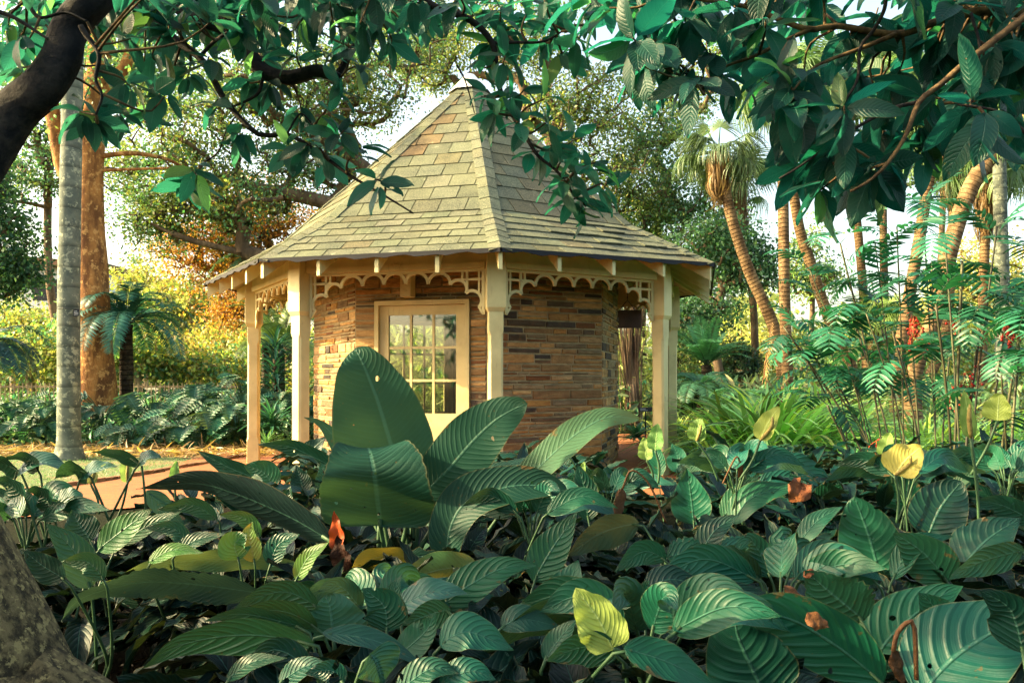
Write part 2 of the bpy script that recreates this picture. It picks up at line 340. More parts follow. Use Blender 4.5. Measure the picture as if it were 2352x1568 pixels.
# ------------------------------------------------------------ the pavilion
RE, RP, RW, HE, HA = 3.913, 3.245, 2.361, 2.682, 5.94
def oc(r, k, z):
    a = TH - math.pi / 2 + k * math.pi / 4
    return np.array([CX + r * math.cos(a), CY + r * math.sin(a), z])
tgt = {0: (1150, 573), -1: (598, 598), 1: (1637, 607), -2: (473, 652)}
EV = {}
for k in range(-4, 4):
    p = oc(RE, k, HE)
    if k in tgt: p = np.array(at(*tgt[k], p[1]))
    EV[k] = p
EV[4] = EV[-4]
BK = {k: oc(2.8, k, 3.33) for k in range(-4, 5)}; AP = np.array([CX, CY, HA])
gaz = thing('garden_pavilion', (CX, CY, 0), 'octagonal stone pavilion with steep shingled roof, cream posts and scalloped trim', 'pavilion')
up = np.array([0, 0, 1.0])
# shingles
sh = MB(); random.seed(3)
def shade():
    t = random.uniform(.84, 1.1); return np.array([t * random.uniform(.97, 1.04), t * random.uniform(.98, 1.03), t * random.uniform(.92, 1.0)])
for k in range(-4, 4):
    for (A, B_, Cc, D, n) in ((EV[k], EV[k + 1], BK[k], BK[k + 1], 6), (BK[k], BK[k + 1], AP, AP, 13)):
        nf = nrm(np.cross(B_ - A, (Cc + D) / 2 - (A + B_) / 2))
        if nf[2] < 0: nf = -nf
        for j in range(n):
            t0, t1 = j / n, min((j + 1.25) / n, 1)
            if Cc is AP and j == n - 1: t1 = 1 - 1e-3
            a0, b0 = A + (Cc - A) * t0, B_ + (D - B_) * t0; a1, b1 = A + (Cc - A) * t1, B_ + (D - B_) * t1
            L0, L1 = np.linalg.norm(b0 - a0), np.linalg.norm(b1 - a1)
            tw = .355; off = (j % 2) * .5 + random.uniform(-.12, .12)
            js = [(-40 + q + off) * tw for q in range(80)]
            js = [x for x in js if -L0 / 2 < x < L0 / 2]; ed = [-L0 / 2] + js + [L0 / 2]
            for x0, x1 in zip(ed[:-1], ed[1:]):
                if x1 - x0 < .02: continue
                g_ = .012 if x0 > -L0 / 2 else 0
                u = [.5 + (x0 + g_) / L0, .5 + x1 / L0]; v_ = [.5 + max(-L1 / 2, min(L1 / 2, x0 + g_)) / max(L1, 1e-3), .5 + max(-L1 / 2, min(L1 / 2, x1)) / max(L1, 1e-3)]
                lift = .014 + random.uniform(0, .007)
                dl = [random.uniform(-.006, .006), random.uniform(-.006, .006)]
                if k == 0 and Cc is not AP and .25 < u[0] < .95: lift += random.choice([0, 0, .005, .016]); dl = [random.uniform(-.016, .02) for _ in range(2)]
                dn = nrm((a0 - a1) + (b0 - b1))
                p0 = a0 + (b0 - a0) * u[0] + nf * lift + dn * dl[0]; p1 = a0 + (b0 - a0) * u[1] + nf * (lift + random.uniform(-.003, .004)) + dn * dl[1]
                p2 = a1 + (b1 - a1) * v_[1] + nf * .003; p3 = a1 + (b1 - a1) * v_[0] + nf * .003
                q0, q1 = p0 - nf * (lift - .002), p1 - nf * (lift - .002)
                cc = shade()
                if Cc is AP and k == -1 and j > 4 and u[0] < .22: cc = cc * np.array([1.12, .80, .68])
                elif random.random() < (.5 if (Cc is AP and k in (0, -2)) else .08): cc = cc * np.array([1.04, .93, .86])
                dk = cc * .08
                sh.add([p0, p1, p2, p3, q0, q1], [(0, 1, 2, 3), (4, 5, 1, 0), (4, 0, 3), (1, 5, 2)], [cc, cc, cc, cc, dk, dk])
roof = sh.build('roof', M['shingle'], gaz)
# ridge caps
for k in range(-4, 4):
    rc = MB()
    for (A, Z, n) in ((EV[k], BK[k], 7), (BK[k], AP, 15)):
        for j in range(n):
            t0, t1 = j / n, min((j + 1.15) / n, 1)
            p0, p1 = A + (Z - A) * t0, A + (Z - A) * t1
            rad = nrm(np.array([p0[0] - CX, p0[1] - CY, 0])); tl = np.array([-rad[1], rad[0], 0]); dn = nrm(A - Z)
            nr = nrm(np.cross(tl, dn)); nr = nr if nr[2] > 0 else -nr
            W = .125 + random.uniform(-.006, .006); drop = W * .30
            p0 = p0 + dn * random.uniform(-.008, .008)
            h0, h1 = .030 + random.uniform(0, .006), .024
            v = [p0 + nr * (h0 - drop) - tl * W, p0 + nr * (h0), p0 + nr * (h0 - drop) + tl * W, p1 + nr * (h1 - drop) - tl * W, p1 + nr * h1, p1 + nr * (h1 - drop) + tl * W,
                 p0 + nr * (h0 - drop - .018) - tl * W, p0 + nr * (h0 - .018), p0 + nr * (h0 - drop - .018) + tl * W]
            cc = shade() * 1.12; dk = cc * .25
            rc.add(v, [(0, 1, 4, 3), (1, 2, 5, 4), (6, 7, 1, 0), (7, 8, 2, 1), (6, 0, 3), (8, 5, 2)], [cc] * 6 + [dk] * 3)
    rc.build('ridge_cap', M['shingle'], roof)
# deck with boarded underside, dark felt edge
dk_ = MB(); fe = MB()
for k in range(-4, 4):
    o = -up * .012
    dk_.add([EV[k] + o, EV[k + 1] + o, BK[k + 1] + o, BK[k] + o, AP + o], [(3, 2, 1, 0), (4, 2, 3)])
    d = EV[k + 1] - EV[k]; n = 24; prev = None
    inn = nrm(np.array([CX, CY, HE]) - (EV[k] + EV[k + 1]) / 2); inn[2] = 0
    for j in range(n):
        sag0, sag1 = [.012 * math.sin(q * 2.1 + k) + .008 * math.sin(q * 5.3) for q in (j, j + 1)]
        a = EV[k] + d * j / n - inn * .03 + up * (.018); c2 = EV[k] + d * (j + 1) / n - inn * .03 + up * .018
        fe.add([a, c2, c2 - up * (.045 + sag1), a - up * (.045 + sag0), a + inn * .02, c2 + inn * .02, c2 + inn * .02 - up * (.045 + sag1), a + inn * .02 - up * (.045 + sag0)], [(0, 1, 2, 3), (7, 6, 5, 4), (3, 2, 6, 7), (0, 4, 5, 1)])
m, nt, bs, out = new_mat('soffit boards'); L(nt, mixc(nt, ramp(nt, noise(nt, 4, 5), 0, 1, .3, .7), (.42, .34, .17), (.30, .23, .11)), bs.inputs['Base Color'])
wv = N(nt, 'ShaderNodeTexWave'); wv.wave_type = 'RINGS'; wv.rings_direction = 'Z'; wv.inputs['Scale'].default_value = 3.0; tc = N(nt, 'ShaderNodeTexCoord'); L(nt, tc.outputs['Object'], wv.inputs[0]); bump(nt, wv.outputs[1], .8, .02, bs); M['soffit'] = m
dk_.build('roof_deck', M['soffit'], gaz); fe.build('roof_edging', M['black'], gaz)
# metal cap
cp = MB(); r0 = .30; zc = HA - .93 * r0 + .03; cv = [oc(r0 + .05, k, zc + .02) for k in range(8)] + [oc(.07, k, HA + .07) for k in range(8)] + [AP + up * .09]
cp.add(cv, [(k, (k + 1) % 8, 8 + (k + 1) % 8, 8 + k) for k in range(8)] + [(8 + k, 8 + (k + 1) % 8, 16) for k in range(8)]); cp.build('roof_cap', M['capmetal'], gaz)
# rafters
for k in range(-4, 4):
    for q in range(4):
        u = q / 4
        e = EV[k] + (EV[k + 1] - EV[k]) * u; bp = BK[k] + (BK[k + 1] - BK[k]) * u
        s = nrm(bp - e); ein = e + s * .03 - up * .028; far = e + s * np.linalg.norm(bp - e) * 1.35 * .9 - up * .03
        side = nrm(np.cross(s, up)) * .045; dp = .195 + random.uniform(-.02, .01)
        rb = MB(); A0 = ein - side / 2; v = [A0, A0 + side, A0 + side - up * dp, A0 - up * dp]
        B0 = far - side / 2; v += [B0, B0 + side, B0 + side - up * .12, B0 - up * .12]
        rb.add(v, [(0, 1, 2, 3), (7, 6, 5, 4), (0, 4, 5, 1), (1, 5, 6, 2), (2, 6, 7, 3), (3, 7, 4, 0)])
        rb.build('rafter', M['paint'], gaz)
# posts, beams, fretwork
CAPT = 2.53; SHT = 2.10
def ring(b, c, hw, z, n4=True): return [c + np.array([0, 0, z]) + x * hw * ex + y * hw * ey for x, y in ((-1, -1), (1, -1), (1, 1), (-1, 1))]
for k in range(-4, 4):
    c = oc(RP, k, 0); a = TH - math.pi / 2 + k * math.pi / 4
    ex = np.array([-math.sin(a), math.cos(a), 0]); ey = np.array([math.cos(a), math.sin(a), 0])
    pm = MB()
    def loft(levels, b=pm, mod=0):
        V = []; 
        for z, hw, ch in levels:
            ch = max(ch, .002)
            for x, y in ((-1, -1 + ch / hw), (-1 + ch / hw, -1), (1 - ch / hw, -1), (1, -1 + ch / hw), (1, 1 - ch / hw), (1 - ch / hw, 1), (-1 + ch / hw, 1), (-1, 1 - ch / hw)):
                V.append(c + up * z + ex * x * hw + ey * y * hw)
        m = len(levels); F = [(i * 8 + j, i * 8 + (j + 1) % 8, (i + 1) * 8 + (j + 1) % 8, (i + 1) * 8 + j) for i in range(m - 1) for j in range(8)] + [tuple(range((m - 1) * 8, m * 8))]
        b.add(V, F)
    loft([(.02, .085, .004), (.35, .085, .004), (.40, .083, .024), (1.78, .083, .024), (1.83, .085, .004), (2.06, .085, .004)])
    po = pm.build('post', M['paint'], gaz)
    cm = MB(); loft([(2.05, .088, .004), (2.10, .113, .004), (2.50, .113, .004), (2.53, .113, .004), (2.75, .10, .004)], cm); cm.build('capital', M['paint'], po)
    bb = MB(); pl_ = [(.022, .10), (.06, .10)]
    # beam
    p0, p1 = oc(RP, k, CAPT), oc(RP, k + 1, CAPT); d = nrm(p1 - p0); Ls = np.linalg.norm(p1 - p0); o_ = nrm(np.cross(d, up)); 
    if np.dot(o_, p0 - np.array([CX, CY, CAPT])) < 0: o_ = -o_
    be = MB(); be.box(p0 + d * .09 - o_ * .05 + up * .03, d * (Ls - .18), o_ * .10, up * .30); be.box(p0 + d * .11 + o_ * .052 + up * .03, d * (Ls - .22), o_ * .014, up * .07)
    be.build('beam', M['paint'], gaz)
    fw = MB(); s0, s1 = .115, Ls - .115; W = s1 - s0
    def P(u, dz): return p0 + d * (s0 + u * W) + up * (.03 - dz * W)
    def band(pts, wd=.034, dp=.028):
        p2 = [np.array(q) for q in pts]
        for i in range(len(p2) - 1):
            t = nrm(p2[i + 1] - p2[i]); n_ = nrm(np.cross(t, o_)); e = t * .004
            fw.box(p2[i] - e - n_ * wd / 2 - o_ * dp / 2, p2[i + 1] - p2[i] + 2 * e, n_ * wd, o_ * dp)
    cus = [(.035, .20), (.105, .125), (.19, .078), (.314, .070), (.438, .066), (.562, .066), (.686, .070), (.81, .078), (.895, .125), (.965, .20)]
    for (u0, d0), (u1, d1) in zip(cus[:-1], cus[1:]):
        m0 = np.array([(u0 + u1) / 2, (d0 + d1) / 2]); r = math.hypot(u1 - u0, d1 - d0) / 2; vx = np.array([u1 - u0, d1 - d0]) / (2 * r); vy = np.array([vx[1], -vx[0]])
        if abs(d1 - d0) > .02: vy = vy
        pts = [m0 + r * (-math.cos(t) * vx + math.sin(t) * .92 * vy) for t in np.linspace(0, math.pi, 9)]
        band([P(*q) for q in pts])
        cr = m0 + r * .92 * vy
        if cr[1] > .012: band([P(cr[0], cr[1]), P(cr[0], 0.0)], .022, .024)
    for u0 in (.012, .988): band([P(u0, 0), P(u0, .235)], .036)
    for u0 in (.10, .90): band([P(u0, 0), P(u0, .09)], .026, .026)
    band([P(.012, .055), P(.15, .055)], .026, .026); band([P(.85, .055), P(.988, .055)], .026, .026); band([P(0.0, .008), P(1.0, .008)], .03, .03)
    band([P(.012, .235), P(.035, .20)], .026); band([P(.988, .235), P(.965, .20)], .026)
    fw.build('fretwork', M['paint'], gaz)
# walls
PAL = [(.36, .26, .13), (.33, .23, .11), (.27, .19, .09), (.24, .18, .10), (.19, .14, .08), (.13, .105, .075), (.40, .31, .17), (.08, .07, .06), (.27, .17, .07), (.17, .09, .045), (.05, .05, .055), (.33, .27, .17), (.36, .24, .09), (.17, .16, .12), (.30, .22, .12), (.22, .20, .14)]
WT = 2.98
def raywall(px, py, k):
    A, B_ = oc(RW, k, 0), oc(RW, k + 1, 0); d = nrm(B_ - A); n_ = np.cross(d, up)
    o = np.array([0, 0, CAMZ]); r = np.array(at(px, py, 10.0)) - o; t = np.dot(A - o, n_) / np.dot(r, n_); p = o + r * t
    return np.dot(p - A, d), p[2]
dl, dt_ = raywall(862, 692, -1); dr, _ = raywall(1080, 690, -1)
print('door', dl, dr, dt_)
holes = {-1: (dl, dr, .0, dt_), 3: (.18, 1.62, .55, 2.35), -4: (.18, 1.62, .55, 2.35), 2: (.18, 1.62, .55, 2.35), -3: (.18, 1.62, .55, 2.35)}
mo = MB(); stn = MB(); random.seed(11)
for k in range(-4, 4):
    A, B_ = oc(RW, k, 0), oc(RW, k + 1, 0); d = nrm(B_ - A); Ls = np.linalg.norm(B_ - A); o_ = np.cross(d, up)
    if np.dot(o_, A - np.array([CX, CY, 0])) < 0: o_ = -o_
    hole = holes.get(k); T = .20
    def body(s0, s1, z0, z1):
        if s1 - s0 > .001 and z1 - z0 > .001: mo.box(A + d * s0 - o_ * T + up * z0, d * (s1 - s0), o_ * T, up * (z1 - z0))
    if hole: body(0, hole[0], 0, WT); body(hole[1], Ls, 0, WT); body(hole[0], hole[1], hole[3], WT); body(hole[0], hole[1], 0, hole[2])
    else: body(0, Ls, 0, WT)
    z = 0.02
    while z < WT - .03:
        h = random.choice([.04, .06, .075, .085, .095, .11, .13]); h = min(h, WT - z)
        if hole and z < hole[3] < z + h: h = hole[3] - z + .001
        if hole and z < hole[2] < z + h: h = hole[2] - z + .001
        segs = [(0, Ls)] if not hole or z >= hole[3] or z + h <= hole[2] + .002 else [(0, hole[0]), (hole[1], Ls)]
        for s0, s1 in segs:
            s = s0
            while s < s1 - .02:
                wd = random.uniform(.18, .62) * (.8 if h < .06 else 1); wd = min(wd, s1 - s)
                if s1 - s - wd < .08: wd = s1 - s
                rows = [(z, h)] if h < .09 or random.random() < .72 else [(z, h * .45), (z + h * .45, h * .55)]
                for zz, hh in rows:
                    gp = .011; pr = random.uniform(.008, .024); cc = np.array(random.choice(PAL)) * np.array([1.15, 1.0, .78]) * random.uniform(.85, 1.2) 
                    a0 = A + d * (s + gp) + up * (zz + gp) + o_ * .0; e1 = d * (wd - 2 * gp); e2 = up * (hh - 2 * gp)
                    if wd < .05: continue
                    bv = .006; j_ = lambda: random.uniform(-.005, .005)
                    base = [a0, a0 + e1, a0 + e1 + e2, a0 + e2]; fr = []
                    for (i, q) in enumerate(base):
                        sx = (1, -1, -1, 1)[i]; sz = (1, 1, -1, -1)[i]
                        base[i] = q + d * j_() + up * j_() * .6; fr.append(base[i] + o_ * (pr + j_()) + d * sx * bv + up * sz * bv * .8)
                    mid_ = [x + o_ * (pr - .008) - 0 for x in base]
                    stn.add(base + mid_ + fr, [(0, 1, 5, 4), (1, 2, 6, 5), (2, 3, 7, 6), (3, 0, 4, 7), (4, 5, 9, 8), (5, 6, 10, 9), (6, 7, 11, 10), (7, 4, 8, 11), (8, 9, 10, 11)] if o_[0] * d[1] - o_[1] * d[0] < 0 else [(4, 5, 1, 0), (5, 6, 2, 1), (6, 7, 3, 2), (7, 4, 0, 3), (8, 9, 5, 4), (9, 10, 6, 5), (10, 11, 7, 6), (11, 8, 4, 7), (11, 10, 9, 8)], cc)
                s += wd
        z += h
wall = stn.build('stone_wall', M['stone'], gaz); mo.build('mortar', M['mortar'], wall)
fl = MB(); fl.add([oc(RW - .21, k, .03) for k in range(8)], [tuple(range(8))]); fl.build('floor', M['mortar'], gaz)
cl = MB(); cl.add([oc(RW - .02, k, WT - .004) for k in range(8)], [tuple(range(8))]); cl.build('ceiling', M['soffit'], gaz)
# door and windows
def frame_in(k, hole, rows, cols, name, botrail, inset=.05, stile=.17, fr=.06):
    A, B_ = oc(RW, k, 0), oc(RW, k + 1, 0); d = nrm(B_ - A); o_ = np.cross(d, up)
    if np.dot(o_, A - np.array([CX, CY, 0])) < 0: o_ = -o_
    s0, s1, z0, z1 = hole
    f = MB(); X = lambda s, z, dep: A + d * s + up * z + o_ * dep
    def bx(s_, z_, s2, z2, dep0, dep1, b): b.box(X(s_, z_, dep0), d * (s2 - s_), up * (z2 - z_), o_ * (dep1 - dep0))
    bx(s0 + .004, z0, s0 + fr, z1 - fr, -.15, .045, f); bx(s1 - fr, z0, s1 - .004, z1 - fr, -.15, .045, f); bx(s0 + .004, z1 - fr, s1 - .004, z1 - .004, -.15, .047, f)
    root = bpy.data.objects.new
    if z0 > .1: bx(s0 + .004, z0 + .004, s1 - .004, z0 + fr, -.15, .07, f)
    fo = f.build('door_frame' if name == 'door' else 'window', M['paint'], gaz)
    a0, a1 = s0 + fr + .006, s1 - fr - .006; b0, b1 = (z0 + .03 if name == 'door' else z0 + fr + .002), z1 - fr - .006
    l = MB(); g0, g1 = a0 + stile, a1 - stile; h0, h1 = b0 + botrail, b1 - stile
    bx(a0, b0, g0, b1, -.045, 0, l); bx(g1, b0, a1, b1, -.045, 0, l); bx(g0, h1, g1, b1, -.043, -.002, l); bx(g0, b0, g1, h0, -.043, -.002, l)
    mt = .032
    for i in range(1, cols): s = g0 + (g1 - g0) * i / cols; bx(s - mt / 2, h0, s + mt / 2, h1, -.038, -.006, l)
    for j in range(1, rows): z = h0 + (h1 - h0) * j / rows; bx(g0, z - mt / 2, g1, z + mt / 2, -.036, -.008, l)
    lo = l.build('door' if name == 'door' else 'sash', M['paint'], gaz if name == 'door' else fo)
    gl = MB(); gl.box(X(g0, h0, -.026), d * (g1 - g0), up * (h1 - h0), o_ * .004); gl.build('glass', M['glass'], lo)
    if name == 'door':
        hd = MB()
        for hz in (1.75, 1.05, .4): hd.box(X(a1 - .012, hz, .001), d * .05, up * .10, o_ * .012)
        hd.build('hinge', M['paint'], lo)
        kn = MB(); kn.tube([X(a0 + .07, .98, 0), X(a0 + .07, .98, .05)], [.012, .028], 10); kn.build('handle', M['chain'], lo)
s_l, z_t = raywall(897, 733, -1); s_r, z_b = raywall(1052, 950, -1)
frame_in(-1, holes[-1], 3, 3, 'door', z_b - .03, stile=(s_l - dl - .066 + dr - .066 - s_r) / 2)
for k in (3, -4, 2, -3): frame_in(k, holes[k], 3, 3, 'window', .06, stile=.06)
br = MB(); sA, zA = raywall(945, 688, -1); A, B_ = oc(RW, -1, 0), oc(RW, 0, 0); d = nrm(B_ - A); o_ = np.cross(d, up); o_ = o_ if np.dot(o_, A - np.array([CX, CY, 0])) > 0 else -o_
br.box(A + d * (sA - .07) + up * (zA + .02) + o_ * .04, d * .14, o_ * .17, up * .32); br.build('bracket', M['paint'], gaz)

# hanging board under the right hand eave
hb = thing('hanging_sign', at(1441, 710, 13.2), 'dark brown wooden board hanging on a chain under the right eave of the pavilion', 'sign')
p = np.array(at(1411, 712, 13.2)); q = np.array(at(1471, 712, 13.4)); b = MB(); hh = 42 / FPX * 13.2; dd = q - p
b.box(p - up * hh, dd, nrm(np.cross(dd, up)) * .025, up * hh); b.build('board', M['brownboard'], hb)
b = MB(); 
mid = (p + q) / 2
for f_ in (.2, .8):
    pp = p + dd * f_; b.tube([pp, (pp * .3 + mid * .7) + up * .12, mid + up * .16], .008, 6)
for j in range(12):
    z = .16 + j * .035; b.tube([mid + up * z, mid + up * (z + .03)], .011 if j % 2 else .006, 6)
b.build('chain', M['chain'], hb)

# ------------------------------------------------------------ leaves
def leaf_template(nu, nv, W, arch=.25, cup=.12, power=(.55, 1.0), wave=.0, nwave=5, notch=0, nnotch=7, base=0.0, tipw=0.0):
    "leaf of length 1 along +Y, normal +Z; returns verts, quads, uv"
    u = np.linspace(0, 1, nu + 1); a, b_ = power
    wd = (np.sin(np.pi * np.clip(u, 0, 1) ** a) ** b_); wd = np.maximum(wd, base * (1 - u)); wd = wd / wd.max() * W / 2
    if notch: wd = wd * (1 - notch * np.clip(np.abs(np.sin(np.pi * u * nnotch)) ** .5 * -1 + 1, 0, 1) * 2.0 * (u > .12) * (u < .93)); 
    wd = np.maximum(wd, .004)
    ang = arch * 2 * u; ds = 1 / nu
    y = np.concatenate([[0], np.cumsum(np.cos(ang[:-1]) * ds)]); z = np.concatenate([[0], -np.cumsum(np.sin(ang[:-1]) * ds)])
    v = np.linspace(-1, 1, nv + 1); V = []; UV = []
    for i in range(nu + 1):
        for j in range(nv + 1):
            h = cup * W * abs(v[j]) ** 1.3 + wave * math.sin(u[i] * nwave * 6.28 + (2 if v[j] > 0 else 0)) * abs(v[j]) ** 2
            V.append((v[j] * wd[i], y[i] + math.sin(ang[i]) * h, z[i] + math.cos(ang[i]) * h)); UV.append((u[i], v[j] * .5 + .5))
    k = nv + 1; Q = [(i * k + j, i * k + j + 1, (i + 1) * k + j + 1, (i + 1) * k + j) for i in range(nu) for j in range(nv)]
    return np.array(V), np.array(Q), np.array(UV)
def frames(T, Nn):
    "rotation matrices with Y=T, Z~Nn"
    T = nrm(T); X = nrm(np.cross(T, Nn)); Z = np.cross(X, T); return np.stack([X, T, Z], axis=-1)
class Scatter:
    def __init__(s): s.V = []; s.Q = []; s.U = []; s.Cc = []; s.n = 0
    def put(s, tpl, pos, T, Nn, scale, col):
        V, Q, U = tpl; pos = np.atleast_2d(pos); n = len(pos); F = frames(np.broadcast_to(T, (n, 3)), np.broadcast_to(Nn, (n, 3)))
        sc = np.broadcast_to(np.asarray(scale, float).reshape(-1, 1, 1) if np.ndim(scale) <= 1 else np.asarray(scale)[:, None, :], (n, 1, 1) if np.ndim(scale) <= 1 else (n, 1, 3))
        P = np.einsum('nij,nkj->nki', F, V[None] * sc) + pos[:, None, :]
        s.V.append(P.reshape(-1, 3)); s.Q.append((Q[None] + (np.arange(n) * len(V))[:, None, None] + s.n).reshape(-1, Q.shape[1]))
        s.U.append(np.tile(U, (n, 1))); s.Cc.append(np.repeat(np.broadcast_to(col, (n, 3)), len(V), axis=0)); s.n += n * len(V)
    def build(s, name, mat, parent=None, smooth=True):
        return quadmesh(name, np.concatenate(s.V), np.concatenate(s.Q), mat, parent, np.concatenate(s.Cc), np.concatenate(s.U), smooth)
DIA = (np.array([(0, 0, 0), (.32, .45, .05), (0, 1, 0), (-.32, .45, .05)]), np.array([(0, 1, 2, 3)]), np.array([(0, .5), (.5, 1), (1, .5), (.5, 0)]))
STRIP = leaf_template(4, 1, .1, arch=.3, cup=0, power=(.6, .6))

# ---- traced single leaves
def bedY(y, z=.62): return FPX * (CAMZ - z) / max(y - 866, 60)
def traced(parent, mat, pts, wpx, Y=None, dY=0.0, roll=20, z=.62, col=(1, 1, 1), cup=.15, wr=None, wave=.05, name='leaf', nu=34, nv=8, power=(.66, .95), curl=0, stem_to=None, sr=.006, tear=0, flat=False):
    """pts photo pixels base->tip, width in photo pixels; Y distance of the middle, dY how much farther the tip is than the base"""
    n = len(pts); ymid = sum(p[1] for p in pts) / n
    if Y is None: Y = bedY(ymid, z)
    P3 = [np.array(at(p[0], p[1], Y + (dY * (i / (n - 1) - .5) if len(p) < 3 else p[2]))) for i, p in enumerate(pts)]
    mid = spline(P3, nu + 1); T = nrm(np.gradient(mid, axis=0)); view = nrm(mid - np.array([0, 0, CAMZ]))
    S0 = nrm(np.array([1.0, 0, 0]) - T * T[:, :1]) if flat else nrm(np.cross(T, view)); Vp = nrm(np.cross(S0, T)); rr = R(roll)
    S = S0 * math.cos(rr) + Vp * math.sin(rr); Nn = np.cross(S, T)
    if np.dot(Nn[nu // 2], view[nu // 2]) > 0: Nn = -Nn
    u = np.linspace(0, 1, nu + 1); wd = np.sin(np.pi * u ** power[0]) ** power[1]; wd = np.maximum(wd / wd.max(), .01)
    wm = wpx / 2 * Y / FPX / max(math.cos(rr), .4); wl_ = wm * wd; wr_ = wl_ * (wr if wr else 1)
    v = np.linspace(-1, 1, nv + 1); V = []; UV = []; ph = random.uniform(0, 6)
    for i in range(nu + 1):
        for j in range(nv + 1):
            w_ = (wl_[i] if v[j] < 0 else wr_[i]); av = abs(v[j])
            jag = 1 - tear * max(0, math.sin(i * 2.3 + ph * 3)) * (av > .6)
            h = (cup * av ** 1.4 - curl * av ** 3) * w_ + wave * wm * math.sin(u[i] * 17 + ph + (1.7 if v[j] > 0 else 0)) * av ** 2
            V.append(mid[i] + S[i] * v[j] * w_ * jag + Nn[i] * h); UV.append((u[i], v[j] * .5 + .5))
    k = nv + 1; b = MB(); b.add(V, [(i * k + j, i * k + j + 1, (i + 1) * k + j + 1, (i + 1) * k + j) for i in range(nu) for j in range(nv)], np.array(col), UV)
    o = b.build(name, mat, parent, smooth=True)
    if stem_to is not None:
        a = mid[0] - T[0] * .01; e = np.array(stem_to, float); md = (a + e) / 2 + T[0] * -np.linalg.norm(a - e) * .15
        sb = MB(); sb.tube(spline([e, md, a, mid[3]], 12), np.linspace(sr * 1.3, sr * .7, 12), 7); return o, sb
    return o, None
def tone(lo=.7, hi=1.25):
    t = random.uniform(lo, hi) * 1.3; return (t * random.uniform(.75, 1.5), t, t * random.uniform(.85, 1.15))
GB = 'peace lilies in the foreground bed'
def plant(label, base, leaves, mat='lily', name='peace_lily', cat='plant', group=GB, z=.62, **kw):
    "a plant with individually placed leaves; base = photo pixel + distance of the root"
    bx_ = at(base[0], base[1], base[2]); root = thing(name, (bx_[0], base[2], 0), label, cat, group); sb_all = MB()
    for lf in leaves:
        pts, wpx = lf[0], lf[1]; op = dict(kw); op.update(lf[2] if len(lf) > 2 else {})
        mm = op.pop('mat', mat); op.setdefault('col', tone())
        op.setdefault('z', z)
        o, sb = traced(root, M[mm], pts, wpx, stem_to=(bx_[0] + random.uniform(-.05, .05), base[2] + random.uniform(-.05, .05), 0.0), **op)
        sb_all.v += sb.v; sb_all.f += [tuple(i + sb_all.n for i in q) for q in sb.f]; sb_all.c += sb.c; sb_all.uv += sb.uv; sb_all.n += sb.n
    sb_all.build('stem', M['stem'], root, smooth=True); return root
random.seed(21)
DK = (.45, .5, .6); NAVY = (.5, .32, .55); LT = (2.2, 1.5, 1.15); YL = (9, 3.0, .9)  # strong yellow multipliers on the leaves below paint sunlight into their colour
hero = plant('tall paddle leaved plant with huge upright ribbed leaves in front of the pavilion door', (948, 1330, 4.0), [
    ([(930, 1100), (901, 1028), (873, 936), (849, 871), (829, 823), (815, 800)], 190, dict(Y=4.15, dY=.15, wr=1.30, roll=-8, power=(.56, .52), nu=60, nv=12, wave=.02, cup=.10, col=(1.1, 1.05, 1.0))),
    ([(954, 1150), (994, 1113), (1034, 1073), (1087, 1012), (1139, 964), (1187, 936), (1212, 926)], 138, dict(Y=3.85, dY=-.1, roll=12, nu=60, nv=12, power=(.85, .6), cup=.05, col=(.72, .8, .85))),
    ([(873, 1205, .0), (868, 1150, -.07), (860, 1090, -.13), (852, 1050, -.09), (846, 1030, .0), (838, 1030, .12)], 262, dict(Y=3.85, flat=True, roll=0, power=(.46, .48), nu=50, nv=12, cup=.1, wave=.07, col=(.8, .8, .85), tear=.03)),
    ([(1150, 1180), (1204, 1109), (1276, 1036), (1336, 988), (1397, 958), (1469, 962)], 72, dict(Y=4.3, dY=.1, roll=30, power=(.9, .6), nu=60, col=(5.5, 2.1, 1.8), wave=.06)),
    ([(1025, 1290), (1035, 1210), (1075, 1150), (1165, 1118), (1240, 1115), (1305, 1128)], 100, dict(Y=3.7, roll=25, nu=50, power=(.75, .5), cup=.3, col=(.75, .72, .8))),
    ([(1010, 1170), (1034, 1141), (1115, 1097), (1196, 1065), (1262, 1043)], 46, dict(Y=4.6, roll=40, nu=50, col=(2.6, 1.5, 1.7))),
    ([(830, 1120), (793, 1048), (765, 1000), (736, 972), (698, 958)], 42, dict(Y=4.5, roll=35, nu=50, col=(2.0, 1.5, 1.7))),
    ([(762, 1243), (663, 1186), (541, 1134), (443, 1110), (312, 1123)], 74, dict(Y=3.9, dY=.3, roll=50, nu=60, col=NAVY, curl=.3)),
    ([(683, 1297), (590, 1285), (492, 1284), (346, 1301), (229, 1341)], 48, dict(Y=3.4, roll=35, nu=60, col=(3.2, 1.9, 1.5), wave=.2)),  # cream tint stands in for sun on this leaf
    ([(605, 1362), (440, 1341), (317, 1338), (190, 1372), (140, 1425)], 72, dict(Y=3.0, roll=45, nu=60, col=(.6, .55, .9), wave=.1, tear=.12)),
    ([(947, 1277), (858, 1282), (809, 1322), (742, 1330)], 52, dict(Y=3.45, roll=30, nu=50, col=(7.5, 2.4, .8), wave=.22)),  # golden tint is painted sunlight on a green leaf
    ([(1100, 1306), (1029, 1305), (956, 1326), (873, 1372)], 76, dict(Y=3.3, roll=20, nu=50, col=(5, 2.0, 1.1), cup=-.25, wave=.12)),  # warm tint stands in for sun falling on the blade
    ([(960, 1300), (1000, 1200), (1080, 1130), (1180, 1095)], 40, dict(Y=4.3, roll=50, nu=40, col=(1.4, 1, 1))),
], mat='paddle', name='paddle_leaf_plant', cat='plant', group=None, sr=.014)
